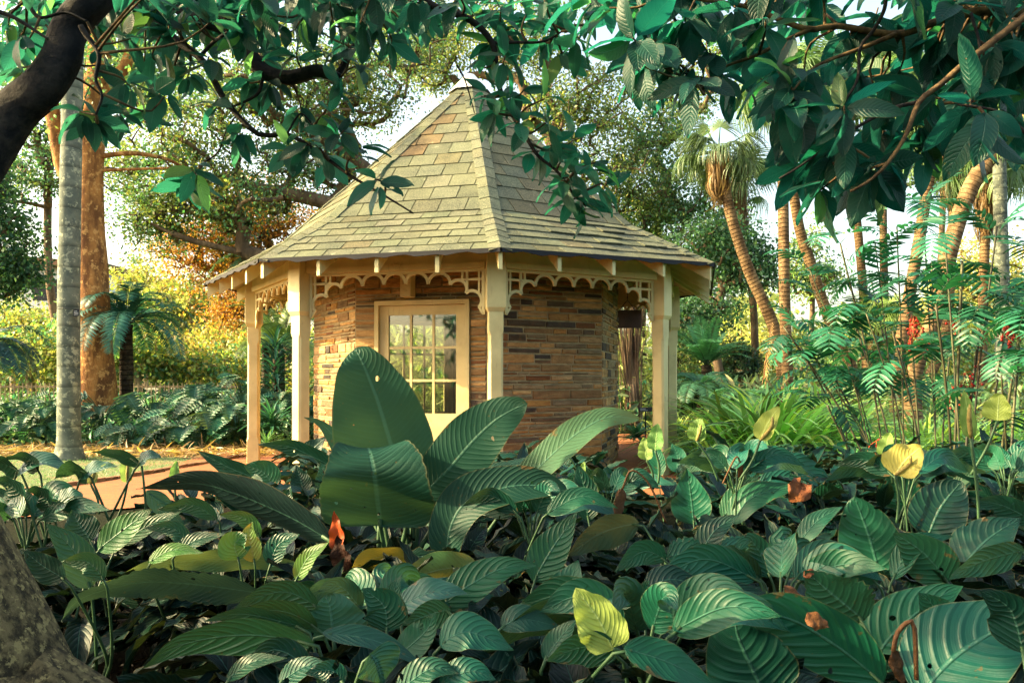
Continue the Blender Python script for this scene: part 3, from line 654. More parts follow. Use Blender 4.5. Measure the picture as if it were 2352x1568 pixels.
# thick pale stalks of the big plant
sk = MB()
for (x0, x1, y1) in ((945, 930, 1100), (955, 955, 1150), (885, 872, 1200), (905, 1010, 1180), (975, 1030, 1275), (915, 880, 1190), (990, 1000, 1200), (940, 962, 1160)):
    a = np.array(at(x0, 1340, 3.95)); e = np.array(at(x1, y1, 4.0)); sk.tube(spline([(a[0], a[1], .0), a, (a + e) / 2 + np.array([random.uniform(-.02, .02), 0, 0]), e], 14), np.linspace(.021, .010, 14), 8)
sk.build('stalk', M['stem'], hero, smooth=True)
PL = [
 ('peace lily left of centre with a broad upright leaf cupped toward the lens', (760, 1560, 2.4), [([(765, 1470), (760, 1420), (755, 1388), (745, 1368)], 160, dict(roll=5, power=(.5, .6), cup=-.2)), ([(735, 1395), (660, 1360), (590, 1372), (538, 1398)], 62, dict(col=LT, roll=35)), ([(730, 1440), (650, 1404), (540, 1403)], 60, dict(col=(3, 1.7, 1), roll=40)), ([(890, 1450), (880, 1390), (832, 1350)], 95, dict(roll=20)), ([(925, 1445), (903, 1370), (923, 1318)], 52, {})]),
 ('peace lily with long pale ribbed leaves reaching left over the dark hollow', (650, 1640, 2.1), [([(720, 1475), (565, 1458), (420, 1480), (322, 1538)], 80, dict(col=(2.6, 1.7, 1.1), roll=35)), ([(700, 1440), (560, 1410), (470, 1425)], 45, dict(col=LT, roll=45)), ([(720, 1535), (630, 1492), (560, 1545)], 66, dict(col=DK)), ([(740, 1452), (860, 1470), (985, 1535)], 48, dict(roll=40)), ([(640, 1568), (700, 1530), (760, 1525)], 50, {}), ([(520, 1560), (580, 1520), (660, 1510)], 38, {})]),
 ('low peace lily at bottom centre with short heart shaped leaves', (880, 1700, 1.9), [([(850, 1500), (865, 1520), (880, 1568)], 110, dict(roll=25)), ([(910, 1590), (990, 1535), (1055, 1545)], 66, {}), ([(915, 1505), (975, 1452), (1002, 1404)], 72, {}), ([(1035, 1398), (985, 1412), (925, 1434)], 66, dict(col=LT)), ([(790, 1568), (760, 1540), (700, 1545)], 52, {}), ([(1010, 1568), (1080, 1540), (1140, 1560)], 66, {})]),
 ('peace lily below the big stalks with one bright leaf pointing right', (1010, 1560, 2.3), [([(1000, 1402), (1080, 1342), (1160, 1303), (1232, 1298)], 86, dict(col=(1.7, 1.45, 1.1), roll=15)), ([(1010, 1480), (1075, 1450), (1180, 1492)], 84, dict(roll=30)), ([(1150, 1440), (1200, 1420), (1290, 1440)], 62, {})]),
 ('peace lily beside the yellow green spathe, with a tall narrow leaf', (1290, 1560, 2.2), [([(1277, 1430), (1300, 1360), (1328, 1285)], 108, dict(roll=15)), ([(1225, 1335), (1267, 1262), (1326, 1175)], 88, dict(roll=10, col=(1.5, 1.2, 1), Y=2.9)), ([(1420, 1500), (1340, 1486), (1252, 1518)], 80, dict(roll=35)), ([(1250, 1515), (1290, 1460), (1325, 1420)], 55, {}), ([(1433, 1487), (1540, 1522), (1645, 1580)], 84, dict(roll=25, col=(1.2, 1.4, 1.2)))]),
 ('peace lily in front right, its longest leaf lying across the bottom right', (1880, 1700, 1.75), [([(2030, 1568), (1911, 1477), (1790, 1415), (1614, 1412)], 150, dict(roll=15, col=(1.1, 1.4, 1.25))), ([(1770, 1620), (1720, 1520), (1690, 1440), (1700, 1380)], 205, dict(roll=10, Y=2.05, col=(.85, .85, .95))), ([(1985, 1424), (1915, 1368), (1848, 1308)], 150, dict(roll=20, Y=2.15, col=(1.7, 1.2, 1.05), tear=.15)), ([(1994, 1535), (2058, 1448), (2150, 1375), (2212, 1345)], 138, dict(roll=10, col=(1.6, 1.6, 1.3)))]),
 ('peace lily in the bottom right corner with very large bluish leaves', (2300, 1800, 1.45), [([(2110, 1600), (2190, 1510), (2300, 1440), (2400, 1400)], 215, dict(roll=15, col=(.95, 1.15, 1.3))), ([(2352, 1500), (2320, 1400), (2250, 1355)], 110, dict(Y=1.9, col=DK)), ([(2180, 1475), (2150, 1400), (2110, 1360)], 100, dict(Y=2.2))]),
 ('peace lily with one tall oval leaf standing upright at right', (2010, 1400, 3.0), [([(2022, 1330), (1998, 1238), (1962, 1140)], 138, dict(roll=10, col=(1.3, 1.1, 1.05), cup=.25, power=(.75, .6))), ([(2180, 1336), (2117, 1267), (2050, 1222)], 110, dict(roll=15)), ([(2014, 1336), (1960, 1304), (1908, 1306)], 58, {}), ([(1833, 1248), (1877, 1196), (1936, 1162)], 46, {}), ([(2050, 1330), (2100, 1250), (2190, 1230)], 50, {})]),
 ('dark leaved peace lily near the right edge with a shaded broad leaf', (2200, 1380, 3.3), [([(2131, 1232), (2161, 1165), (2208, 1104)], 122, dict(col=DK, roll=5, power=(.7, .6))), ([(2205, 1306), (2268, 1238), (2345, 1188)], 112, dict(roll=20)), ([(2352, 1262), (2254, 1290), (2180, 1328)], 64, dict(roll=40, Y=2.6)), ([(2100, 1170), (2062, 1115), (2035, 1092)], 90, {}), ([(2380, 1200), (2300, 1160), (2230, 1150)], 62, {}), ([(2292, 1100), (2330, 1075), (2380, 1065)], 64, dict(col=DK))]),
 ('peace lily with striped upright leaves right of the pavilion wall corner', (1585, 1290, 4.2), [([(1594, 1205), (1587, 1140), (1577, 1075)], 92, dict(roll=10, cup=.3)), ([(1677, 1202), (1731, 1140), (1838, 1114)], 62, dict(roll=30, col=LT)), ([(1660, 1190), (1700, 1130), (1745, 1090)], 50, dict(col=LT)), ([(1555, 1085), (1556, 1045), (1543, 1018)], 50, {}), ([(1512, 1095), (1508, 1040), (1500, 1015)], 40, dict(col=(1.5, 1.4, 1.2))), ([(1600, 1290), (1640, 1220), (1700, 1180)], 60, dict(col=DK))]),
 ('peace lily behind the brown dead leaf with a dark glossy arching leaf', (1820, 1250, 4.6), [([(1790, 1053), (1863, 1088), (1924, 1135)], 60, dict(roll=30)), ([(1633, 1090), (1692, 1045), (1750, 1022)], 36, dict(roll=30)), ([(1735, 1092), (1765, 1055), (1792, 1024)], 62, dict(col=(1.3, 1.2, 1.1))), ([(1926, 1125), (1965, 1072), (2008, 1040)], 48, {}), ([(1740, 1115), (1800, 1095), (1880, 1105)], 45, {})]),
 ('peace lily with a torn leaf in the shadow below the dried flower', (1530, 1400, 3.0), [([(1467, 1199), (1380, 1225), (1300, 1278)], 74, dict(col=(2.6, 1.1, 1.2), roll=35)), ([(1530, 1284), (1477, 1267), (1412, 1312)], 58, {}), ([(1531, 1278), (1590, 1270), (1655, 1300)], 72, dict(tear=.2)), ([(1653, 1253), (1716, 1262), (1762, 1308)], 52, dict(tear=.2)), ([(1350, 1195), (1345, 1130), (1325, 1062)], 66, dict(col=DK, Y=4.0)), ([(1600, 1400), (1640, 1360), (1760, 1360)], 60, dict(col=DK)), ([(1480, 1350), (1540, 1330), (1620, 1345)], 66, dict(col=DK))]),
 ('peace lily at left with overlapping oval leaves above the dark hollow', (205, 1400, 3.2), [([(207, 1350), (171, 1267), (105, 1200)], 76, dict(roll=10)), ([(210, 1242), (180, 1200), (165, 1170)], 78, dict(col=(1, .9, .95))), ([(225, 1262), (293, 1209), (350, 1168)], 66, dict(col=(5, 2.2, 1), roll=25)), ([(273, 1250), (345, 1204), (418, 1174)], 40, dict(col=(1.6, 1.4, 1))), ([(240, 1330), (200, 1290), (140, 1290)], 50, dict(col=LT)), ([(150, 1330), (100, 1300), (50, 1260)], 60, dict(col=DK))]),  # the yellow leaf carries painted sunlight in its colour
 ('peace lily at left of the big plant with one backlit bright green leaf', (570, 1330, 3.5), [([(548, 1284), (540, 1250), (568, 1222)], 74, dict(col=(5, 3.0, 1.2), roll=10)), ([(585, 1290), (572, 1230), (580, 1198)], 48, dict(col=(22, 5.0, 1.6))), ([(680, 1332), (708, 1280), (757, 1243)], 40, dict(col=(16, 4, 1.2))), ([(620, 1300), (640, 1250), (690, 1225)], 50, {}), ([(400, 1270), (450, 1240), (520, 1225)], 36, {}), ([(340, 1290), (400, 1262), (470, 1270)], 34, dict(col=(9, 3, 1)))]),  # bright yellow leaves here have the sun glow painted into their colour
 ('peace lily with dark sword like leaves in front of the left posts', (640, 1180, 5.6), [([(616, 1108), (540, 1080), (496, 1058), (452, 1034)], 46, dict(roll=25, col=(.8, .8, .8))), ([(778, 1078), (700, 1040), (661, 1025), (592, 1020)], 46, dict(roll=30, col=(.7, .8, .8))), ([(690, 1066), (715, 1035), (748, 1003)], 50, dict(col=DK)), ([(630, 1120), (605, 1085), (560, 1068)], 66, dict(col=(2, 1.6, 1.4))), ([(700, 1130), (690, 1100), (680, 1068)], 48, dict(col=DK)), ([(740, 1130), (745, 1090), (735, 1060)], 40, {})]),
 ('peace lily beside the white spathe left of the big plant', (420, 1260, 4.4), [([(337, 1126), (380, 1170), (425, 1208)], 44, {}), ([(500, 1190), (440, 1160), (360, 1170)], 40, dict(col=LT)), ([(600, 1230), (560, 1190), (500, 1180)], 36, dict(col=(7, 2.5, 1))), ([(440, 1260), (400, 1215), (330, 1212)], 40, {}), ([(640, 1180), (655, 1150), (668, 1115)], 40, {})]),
]
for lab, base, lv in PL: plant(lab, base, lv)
# far and mid lilies along the right hand side of the bed
random.seed(5)
MIDS = [('small peace lily in front of the strap leaved grasses', 1690, 1080, 4.6), ('small peace lily under the cream spathe at right', 2080, 1090, 4.4), ('peace lily at the right edge below the round spathe', 2310, 1080, 4.6), ('peace lily in the middle of the bed at the foot of the stone wall', 1400, 1130, 4.9),
        ('peace lily under the orange lit curled leaf', 860, 1400, 2.8), ('peace lily between the torn leaf and the upright oval leaf', 1790, 1330, 2.7), ('peace lily below the long grey leaf of the big plant', 1220, 1180, 3.8), ('peace lily in the front row left of the bottom right corner', 1480, 1450, 2.1), ('peace lily at the left edge beneath the arrow leaves', 60, 1190, 4.0)]
for lab, px, py, Y in MIDS:
    lv = []
    for i in range(9):
        a = math.pi * (i + .5) / 9 + random.uniform(-.15, .15); Ln = random.uniform(.26, .38) * FPX / Y; bx0, by0 = px + math.cos(a) * .08 * FPX / Y, py - math.sin(a) * 4
        lv.append(([(bx0, by0), (bx0 + math.cos(a) * Ln * .5, by0 - (.12 + .22 * math.sin(a)) * Ln), (bx0 + math.cos(a) * Ln, by0 - Ln * (.05 + .35 * math.sin(a)) + random.uniform(0, .25) * Ln)], random.uniform(.085, .12) * FPX / Y, dict(Y=Y + random.uniform(-.25, .25), dY=random.uniform(-.25, .25), roll=random.uniform(5, 50))))
    plant(lab, (px, py + 200, Y), lv)

# ---- the mass of smaller lily leaves under and between the placed ones
LILYT = [leaf_template(9, 4, W, arch=a, cup=c, power=(.66, .98), wave=wv_) for W, a, c, wv_ in ((.32, .45, .2, .02), (.28, .25, .15, .02), (.36, .65, .1, .03), (.30, .9, .25, .02))]
def lily_mass(name, label, inside, n, hz, ls):
    S = Scatter(); cnt = 0; stems = MB()
    P = []
    while len(P) < n:
        p = inside()
        if p is not None: P.append(p)
    P = np.array(P)
    for ci, tpl in enumerate(LILYT):
        Q = P[ci::4]; m = 11
        base = np.repeat(Q, m, axis=0); k = len(base); a = rng.uniform(0, 2 * math.pi, k); out = np.stack([np.cos(a), np.sin(a), np.zeros(k)], 1)
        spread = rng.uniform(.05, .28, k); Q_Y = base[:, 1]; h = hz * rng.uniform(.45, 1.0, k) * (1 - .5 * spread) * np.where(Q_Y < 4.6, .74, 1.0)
        pos = np.column_stack([base[:, :2], np.zeros(k)]) + out * spread[:, None]; pos[:, 2] = h
        tilt = rng.uniform(-.25, 1.15, k) * (1 - spread * 1.2)
        T = out * np.cos(tilt)[:, None] + np.array([0, 0, 1]) * np.sin(tilt)[:, None]; Nn = np.array([0, 0, 1.0]) - T * T[:, 2:3] + rng.normal(0, .25, (k, 3))
        Nn = Nn - out * (tilt > .9)[:, None] * .6
        sc = rng.uniform(ls * .7, ls * 1.15, k); t = rng.uniform(.35, .95, k) * np.where(Q_Y < 4.6, .42, 1.0); lt = rng.random(k) < .12  # near leaves darkened in colour to stand in for deep shade between them
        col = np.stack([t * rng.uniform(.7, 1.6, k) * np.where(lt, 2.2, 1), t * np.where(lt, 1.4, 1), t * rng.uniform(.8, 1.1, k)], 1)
        S.put(tpl, pos, T, Nn, sc, col)
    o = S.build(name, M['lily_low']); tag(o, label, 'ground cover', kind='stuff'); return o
def bed():
    Y = 1.7 + 6.6 * rng.random() ** 1.1
    X = rng.uniform(-1, 1) * (.70 * Y + .35)
    if (X + 0.652) ** 2 + (Y - 12.44) ** 2 < 4.6 ** 2: return None
    px = 1176 + X / Y * FPX; py = 866 + CAMZ / Y * FPX
    if Y < 3.45 and px < 560: return None                       # the dark hollow beside the trunk
    if px < 720 and Y > 5.2: return None
    if px < 440 and Y > 4.3: return None
    if 1350 < px < 1660 and Y > 4.9: return None
    return (X, Y)
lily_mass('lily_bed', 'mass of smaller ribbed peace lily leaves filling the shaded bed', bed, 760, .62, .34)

# ---- flowers
def spathe(label, x, y, w_, h_, Y, lean=0, stem=None, col=(1, 1, 1), spadix=True, grp='peace lily flowers', roll=15, name='peace_lily_flower'):
    root = thing(name, at(x, y + h_ / 2, Y), label, 'flower', grp)
    b0 = (x - lean * .5, y + h_ / 2); t0 = (x + lean * .5, y - h_ / 2)
    traced(root, M['spathe'], [b0, (x - lean * .1, y), t0], w_, Y=Y, roll=roll, name='spathe', power=(.6, .6), cup=.35, nu=18, wave=.16, col=col, tear=.04)
    sx, sy = stem or (x + 8, y + 170)
    sb = MB(); sb.tube(spline([at(sx, sy, Y), at((b0[0] + sx) / 2 + 6, (b0[1] + sy) / 2, Y), at(b0[0], b0[1], Y)], 12), .0065, 7); sb.build('stalk', M['stem'], root, smooth=True)
    if spadix:
        s2 = MB(); s2.tube(spline([at(b0[0], b0[1], Y - .01), at(x + 4, y + h_ * .1, Y - .03), at(x + 6, y - h_ * .2, Y - .03)], 8), [.006, .009, .01, .01, .01, .009, .008, .004], 8, rough=.15); s2.build('spadix', solidspad, root, smooth=True)
solidspad = solid('spadix', (.42, .33, .10), .7, .5, 60, bmp=1, bdist=.006)
W1 = (1.5, 1.35, 2.2)
spathe('cream drooping spathe beside the arrow leaves at left', 211, 1088, 30, 46, 4.6, 6, (228, 1180), (1.3, 1.05, .9))
spathe('tall narrow pale green spathe in front of the lawn', 289, 1075, 26, 66, 4.4, -8, (255, 1220), (.9, 1.1, .8))
spathe('small green spathe hovering above the brick path', 403, 1080, 22, 44, 4.8, 6, (396, 1240), (.55, .85, .6), False)
spathe('white rounded spathe left of the big plant', 590, 1112, 36, 50, 4.8, -6, (600, 1190), (1.7, 1.6, 3.0))
spathe('pale green spathe with a hooked tip by the right path', 1508, 1003, 38, 62, 4.6, 6, (1512, 1110), (.55, .95, .65), False)
spathe('pale spathe behind the hooked one, left of it', 1482, 1030, 34, 52, 4.8, -6, (1500, 1110), (.85, 1.05, .7), False)
spathe('round green spathe in front of the right hand post', 1604, 985, 44, 54, 4.3, 8, (1650, 1105), (.6, .85, .5))
spathe('large yellow blotched spathe tilted right before the grass clump', 1768, 972, 46, 78, 4.1, 44, (1700, 1100), (1.25, 1.15, .6))
spathe('round translucent yellow green spathe near the right edge', 2293, 934, 60, 64, 3.9, 4, (2230, 1090), (1.0, 1.0, .5), False)
spathe('tall narrow leaf shaped spathe with a dark spadix at right', 2222, 950, 34, 110, 3.5, -16, (2250, 1290), (.55, .75, .45))
spathe('crumpled cream yellow spathe hanging above the right hand lilies', 2085, 1058, 84, 66, 3.9, 60, (2060, 1200), (1.9, 1.25, .7))
spathe('upright yellow green spathe left of the crumpled one', 2038, 1020, 36, 56, 4.6, 14, (2050, 1110), (.9, 1.1, .55), False)
spathe('pale folded spathe beside the stone wall', 1296, 1000, 34, 50, 5.0, 18, (1330, 1090), (1.2, 1.15, .8), False)
spathe('broad sunlit yellow green spathe low in front', 1365, 1420, 112, 138, 1.95, -86, (1440, 1510), (1.35, 1.35, .75), False, roll=10)
spathe('small pale bract in front of the centre wall', 1340, 1072, 14, 26, 4.6, 4, (1365, 1120), (.8, 1.1, .7), False)

# ---- arrow leaved plants at the left
for lab, base, lv in [
  ('arrow leaved plant at the far left edge holding flat leaves on dark stalks', (60, 1200, 4.2), [([(45, 1075), (100, 1060), (165, 1080)], 40), ([(40, 1075), (-10, 1062), (-60, 1070)], 40), ([(90, 1080), (60, 1050), (10, 1052)], 30)]),
  ('arrow leaved plant with one wide leaf held above the lawn', (220, 1160, 4.0), [([(320, 1062), (345, 1048), (372, 1052)], 26), ([(320, 1058), (260, 1040), (210, 1038)], 30), ([(200, 1085), (160, 1078), (125, 1100)], 44), ([(190, 1090), (225, 1075), (270, 1070)], 30)]),
  ('young arrow leaved plant low beside the brick path', (120, 1230, 3.8), [([(118, 1160), (90, 1130), (60, 1128)], 40), ([(130, 1160), (170, 1140), (190, 1145)], 40), ([(60, 1150), (20, 1110), (-20, 1105)], 44)])]:
    plant(lab, base, [(l[0], l[1], dict(Y=base[2], roll=62, col=(.9, .95, .9), nu=16, power=(.45, .8))) for l in lv], name='arrow_leaf_plant', group='arrow leaved plants', sr=.007)

# ---- dead leaves, red bract, hooked stems
def crumple(name, label, pts, w_, Y, mat, col=(1, 1, 1), cat='dead leaf', roll=30, curl=.8, stem=None):
    root = thing(name, at(*pts[0], Y), label, cat)
    traced(root, M[mat], pts, w_, Y=Y, roll=roll, name='blade', curl=curl, wave=.2, cup=.6, nu=16, nv=6, col=col, tear=.05)
    if stem: b = MB(); b.tube(spline([at(*q, Y) for q in stem], 16), .005, 6); b.build('stem', M['dead'], root, smooth=True)
crumple('dead_leaf', 'curled brown dead leaf among the lilies at right', [(1812, 1110), (1840, 1125), (1865, 1112)], 56, 4.0, 'dead', (1.6, 1.1, .9))
crumple('dried_flower', 'shrivelled brown flower drooping from a hooked stalk in the middle', [(1430, 1120), (1425, 1150), (1412, 1212)], 26, 3.6, 'dead', cat='dried flower', stem=[(1530, 1200), (1490, 1110), (1450, 1080), (1430, 1122)])
crumple('dried_flower', 'small curled brown flower by the right path', [(1701, 1065), (1702, 1080), (1696, 1098)], 14, 4.4, 'dead', (1.4, 1, 1), cat='dried flower', stem=[(1660, 1110), (1690, 1050), (1702, 1066)])
crumple('dried_flower', 'brown flower hanging from a hooked stalk at the bottom right', [(2054, 1490), (2062, 1530), (2080, 1580)], 30, 1.75, 'dead', (.5, .5, .5), cat='dried flower', stem=[(2105, 1560), (2100, 1440), (2085, 1428), (2060, 1455), (2052, 1495)])
crumple('red_bract', 'glowing orange red pointed bract at the foot of the big plant', [(775, 1270), (776, 1225), (768, 1172)], 34, 3.6, 'red_spathe', (1.2, 1.4, 1), cat='flower', curl=.2)
crumple('withered_leaf', 'dark red brown withered sheath below the glowing bract', [(800, 1315), (785, 1280), (776, 1228)], 46, 3.58, 'dead', (.35, .2, .2), curl=.3)
crumple('dead_leaf', 'ragged brown leaf edge on the right hand lily', [(1800, 1345), (1830, 1370), (1850, 1410)], 24, 2.1, 'dead', (1.3, 1.1, 1))
crumple('dead_leaf', 'scrap of brown dead leaf on the large right hand leaf', [(1850, 1420), (1880, 1425), (1905, 1440)], 40, 2.0, 'dead', (1.3, 1.1, 1))
crumple('dead_leaf', 'withered brown leaf tip above the front right lily', [(1845, 1325), (1862, 1312), (1880, 1316)], 18, 2.15, 'dead', (1.5, 1.1, 1))

# ------------------------------------------------------------ overhanging trees in front
random.seed(31); rng = np.random.default_rng(31)
CANT = [leaf_template(7, 2, W, arch=a, cup=c, power=(.80, .72), wave=.012) for W, a, c in ((.34, .22, .12), (.30, .4, .15), (.38, .12, .1), (.32, .6, .12))]
def pxpath(pts, Ys): return [np.array(at(x, y, Y)) for (x, y), Y in zip(pts, Ys if hasattr(Ys, '__len__') else [Ys] * len(pts))]
def branch(parent, pts, Y, r0, r1, mat, n=26, ns=8, rough=.12, name='branch', dz=None):
    P = pxpath(pts, Y); b = MB(); S = spline(P, n); b.tube(S, np.linspace(r0, r1, n), ns, rough=rough, seed=len(pts) * 7 + int(pts[0][0])); return b.build(name, M[mat], parent, smooth=True), S
def whorls(parent, cents, skel, L0, ndr=(6, 9), name='foliage', droop=.35, tint=(1, 1, 1), twigr=.004, tmat='twig', spread=1.0, wide=1.0):
    S = Scatter(); tw = MB(); sk = np.concatenate(skel)
    pos = []; T = []; Nn = []; sc = []; cc = []; tp = []
    for c in cents:
        c = np.array(c); qx = 1176 + FPX * c[0] / max(c[1], .1); qy = 866 - FPX * (c[2] - CAMZ) / max(c[1], .1)
        if 950 < qx < 1102 and 50 < qy < 330: continue
        dd = np.linalg.norm(sk - c, axis=1); j = int(np.argmin(dd)); a = sk[j]
        ax = c - a; d = np.linalg.norm(ax)
        ax = nrm(ax + rng.normal(0, .25, 3) * max(d, .05)) if d > .02 else nrm(rng.normal(0, 1, 3))
        if .02 < d < .9: tw.tube(spline([a, (a + c) / 2 + rng.normal(0, .04, 3) * min(1, d * 3), c], 7), np.linspace(twigr * 1.5, twigr * .7, 7), 5)
        m = rng.integers(*ndr); ph = rng.uniform(0, 6.28)
        e1 = nrm(np.cross(ax, [0.3, .2, 1])); e2 = np.cross(ax, e1)
        for i in range(m):
            an = ph + i * 2.4; out = math.cos(an) * e1 + math.sin(an) * e2
            t = nrm(out * rng.uniform(.6, 1.1) * spread + ax * rng.uniform(.15, .8) + np.array([0, 0, -droop * rng.uniform(.3, 1.8)]) + rng.normal(0, .15, 3))
            pos.append(c - ax * rng.uniform(0, .05) + t * .012); T.append(t); Nn.append(nrm(np.array([0, 0, .8]) + ax * .5 + rng.normal(0, .35, 3))); sc.append(L0 * rng.uniform(.65, 1.15))
            q = rng.uniform(.6, 1.3); cc.append((tint[0] * q * rng.uniform(.7, 1.5), tint[1] * q, tint[2] * q * rng.uniform(.85, 1.15))); tp.append(rng.integers(0, 4))
    pos, T, Nn, sc, cc, tp = map(np.array, (pos, T, Nn, sc, cc, tp))
    for k in range(4):
        m_ = tp == k
        cc[m_] *= np.where(rng.random((int(m_.sum()), 1)) < .06, np.array([[5, 2.0, .8]]), 1.0)
        if m_.any(): S.put((CANT[k][0] * np.array([wide, 1, 1]), CANT[k][1], CANT[k][2]), pos[m_], T[m_], Nn[m_], sc[m_], cc[m_])
    if tw.n: tw.build('twig', M[tmat], parent, smooth=True)
    return S.build(name, M['canopy'], parent)
# big dark leaning tree whose trunk fills the lower left corner
lt = thing('leaning_tree', (-1.9, 2.0, 0), 'dark leaning tree with speckled trunk in the lower left corner and limbs across the top', 'tree')
b = MB(); P = [np.array([-1.33, 2.05, -.1]), np.array([-1.49, 2.08, .30]), np.array([-1.71, 2.1, .75]), np.array([-1.97, 2.2, 1.25]), np.array([-2.35, 2.5, 1.9]), np.array([-2.75, 2.9, 2.1])]
b.tube(spline(P, 40), np.interp(np.linspace(0, 1, 40), [0, .12, .3, .55, 1], [.44, .37, .345, .33, .22]), 40, rough=.09, seed=4); b.build('trunk', M['trunkfg'], lt, smooth=True)
b = MB()
for (x, y, z, r) in ((-.78, 1.95, .02, .1), (-1.0, 1.62, .04, .12), (-1.1, 2.5, .02, .1), (-.62, 2.2, .0, .06)): b.tube(spline([(-1.3, 2.05, .42), ((x - 1.3) / 2, (y + 2.05) / 2, .22), (x, y, z - .03), (x + .25, y + .05, -.12)], 14), np.linspace(.2, r * .5, 14), 10, rough=.12, seed=int(x * 100) % 90)
b.build('root', M['trunkfg'], lt, smooth=True)
skl = []
o, s = branch(lt, [(-170, 560), (-60, 400), (30, 265), (95, 205), (140, 140), (160, 70), (215, 0), (300, -70)], [2.9, 2.95, 3, 3, 3.05, 3.1, 3.1, 3.2], .092, .060, 'limb', 50, 16, .10, 'limb'); skl.append(s)
o, s = branch(lt, [(250, -40), (330, 5), (380, -8), (440, 37), (512, 62), (571, 128), (604, 165), (659, 180), (732, 165), (778, 185)], 3.5, .040, .030, 'limb', 60, 12, .14, 'limb'); skl.append(s)
for pts, Y, r0, r1 in [([(240, 0), (315, 22), (403, 92), (458, 132), (487, 176), (520, 234), (593, 308), (659, 308), (729, 348), (804, 403), (868, 440), (950, 490)], 3.3, .020, .003), ([(185, 60), (198, 81), (227, 125), (220, 183), (234, 220), (220, 264)], 2.9, .011, .004),
                       ([(604, 180), (592, 215), (560, 235), (520, 250)], 3.4, .008, .004), ([(950, -20), (1002, 18), (1076, 44), (1131, 99), (1142, 176), (1160, 234), (1211, 319), (1237, 359), (1281, 395), (1320, 450)], 3.0, .016, .004),
                       ([(778, 170), (840, 60), (900, -30)], 3.6, .018, .014), ([(1131, 99), (1180, 98), (1250, 95), (1310, 60)], 3.0, .007, .003), ([(900, -20), (840, 40), (770, 20), (690, -30)], 3.2, .012, .006), ([(1050, 150), (1070, 190), (1090, 260)], 3.1, .004, .002),
                       ([(458, 132), (500, 90), (560, 60), (640, 40)], 3.3, .009, .004), ([(60, 0), (90, 40), (150, 30), (200, 50)], 3.0, .008, .004), ([(659, 308), (690, 262), (720, 290)], 3.3, .005, .003), ([(-30, 20), (30, 40), (110, 90)], 2.6, .008, .004), ([(458, 380), (500, 350), (520, 300), (560, 240)], 3.3, .004, .003)]:
    o, s = branch(lt, pts, Y, r0, r1, 'limb' if r0 > .01 else 'limb', 36, 8); skl.append(s)
def jit(c, Y, n, sx, sy, sY=.25):
    return [at(c[0] + random.uniform(-sx, sx), c[1] + random.uniform(-sy, sy), Y + random.uniform(-sY, sY)) for _ in range(n)]
cen = []
for x, y in [(183, 256), (215, 272), (278, 262), (340, 256), (381, 216), (300, 200), (240, 150), (210, 60), (300, 90), (360, 140), (430, 180), (450, 392), (436, 432), (540, 315), (490, 240), (690, 262), (660, 340), (710, 330), (751, 359), (827, 340), (867, 414), (790, 300), (760, 260), (610, 130), (560, 90), (640, 60), (700, 60), (760, 40), (520, 60), (460, 70), (430, 20), (390, 60), (350, 40), (270, 30), (590, 30), (680, 120), (740, 110), (800, 100), (850, 60), (620, 200), (560, 180), (480, 130), (400, 100), (20, 60), (60, 100), (100, 50), (30, 160), (10, 110), (150, 20), (90, 10), (40, 10), (330, 170), (500, 20), (830, 150), (780, 190), (800, 20), (880, 20), (720, 0), (900, 100)]:
    cen.append(at(x, y, 3.25 + random.uniform(-.3, .35)))
for _ in range(58): cen.append(at(random.uniform(200, 1000), random.uniform(-60, 120) * random.uniform(.3, 1), random.uniform(2.8, 4.4)))
for _ in range(34): cen.append(at(random.uniform(-60, 1300), random.uniform(-160, 10), random.uniform(2.6, 4.4)))
whorls(lt, cen, skl, .132, tint=(1.6, 1.0, .95), droop=.3, wide=1.25)
cen2 = [at(x, y, 3.0 + random.uniform(-.2, .2)) for x, y in [(1134, 102), (1112, 157), (1112, 220), (1134, 256), (1167, 234), (1204, 205), (1251, 227), (1259, 278), (1237, 348), (1273, 330), (1317, 322), (1368, 373), (1317, 403), (1288, 417), (1317, 458), (1346, 475), (1387, 425), (1190, 280), (1290, 370), (1060, 60), (1180, 60), (1240, 90), (1080, 20), (1150, 20), (1210, 30), (1270, 40), (1000, 60), (960, 110), (1020, 130), (980, 40), (1100, 80), (1160, 130), (1330, 90), (1300, 140), (920, 50), (1060, 110), (1250, 0), (1340, 20)]]
whorls(lt, cen2, skl, .118, tint=(1.5, 1.25, 1.05), droop=.25, wide=1.15)
# the crown of the leaning tree above and to the left of the picture (it shades the bed), plus added unseen whorls that block light
cr = [np.array([random.uniform(-7.5, -1.6), random.uniform(-1.5, 5.5), random.uniform(2.7, 4.6)]) for _ in range(330)]
cr += [np.array([random.uniform(-8, -3.4), random.uniform(.2, 5.0), random.uniform(1.0, 3.0)]) for _ in range(80)]  # low whorls added out of view to shade the hollow
cr += [np.array([random.uniform(-5, 1), random.uniform(-4.5, -.5), random.uniform(.6, 4.6)]) for _ in range(330)]  # unseen whorls added behind the camera to cut sky light from the front
cr = [c for c in cr if c[1] < .2 or (abs(c[0] / max(c[1], .1)) > .80 or (c[2] - 1.3) / max(c[1], .1) > .62)]
s0 = spline([(-2.35, 2.5, 1.9), (-3.6, 2.2, 3.0), (-5.5, 1.5, 4.2)], 20); b = MB(); b.tube(s0, np.linspace(.2, .05, 20), 10, rough=.1); b.build('limb', M['limb'], lt, smooth=True)
whorls(lt, cr, skl + [s0], .24, tint=(1, 1, 1), droop=.2, name='foliage')

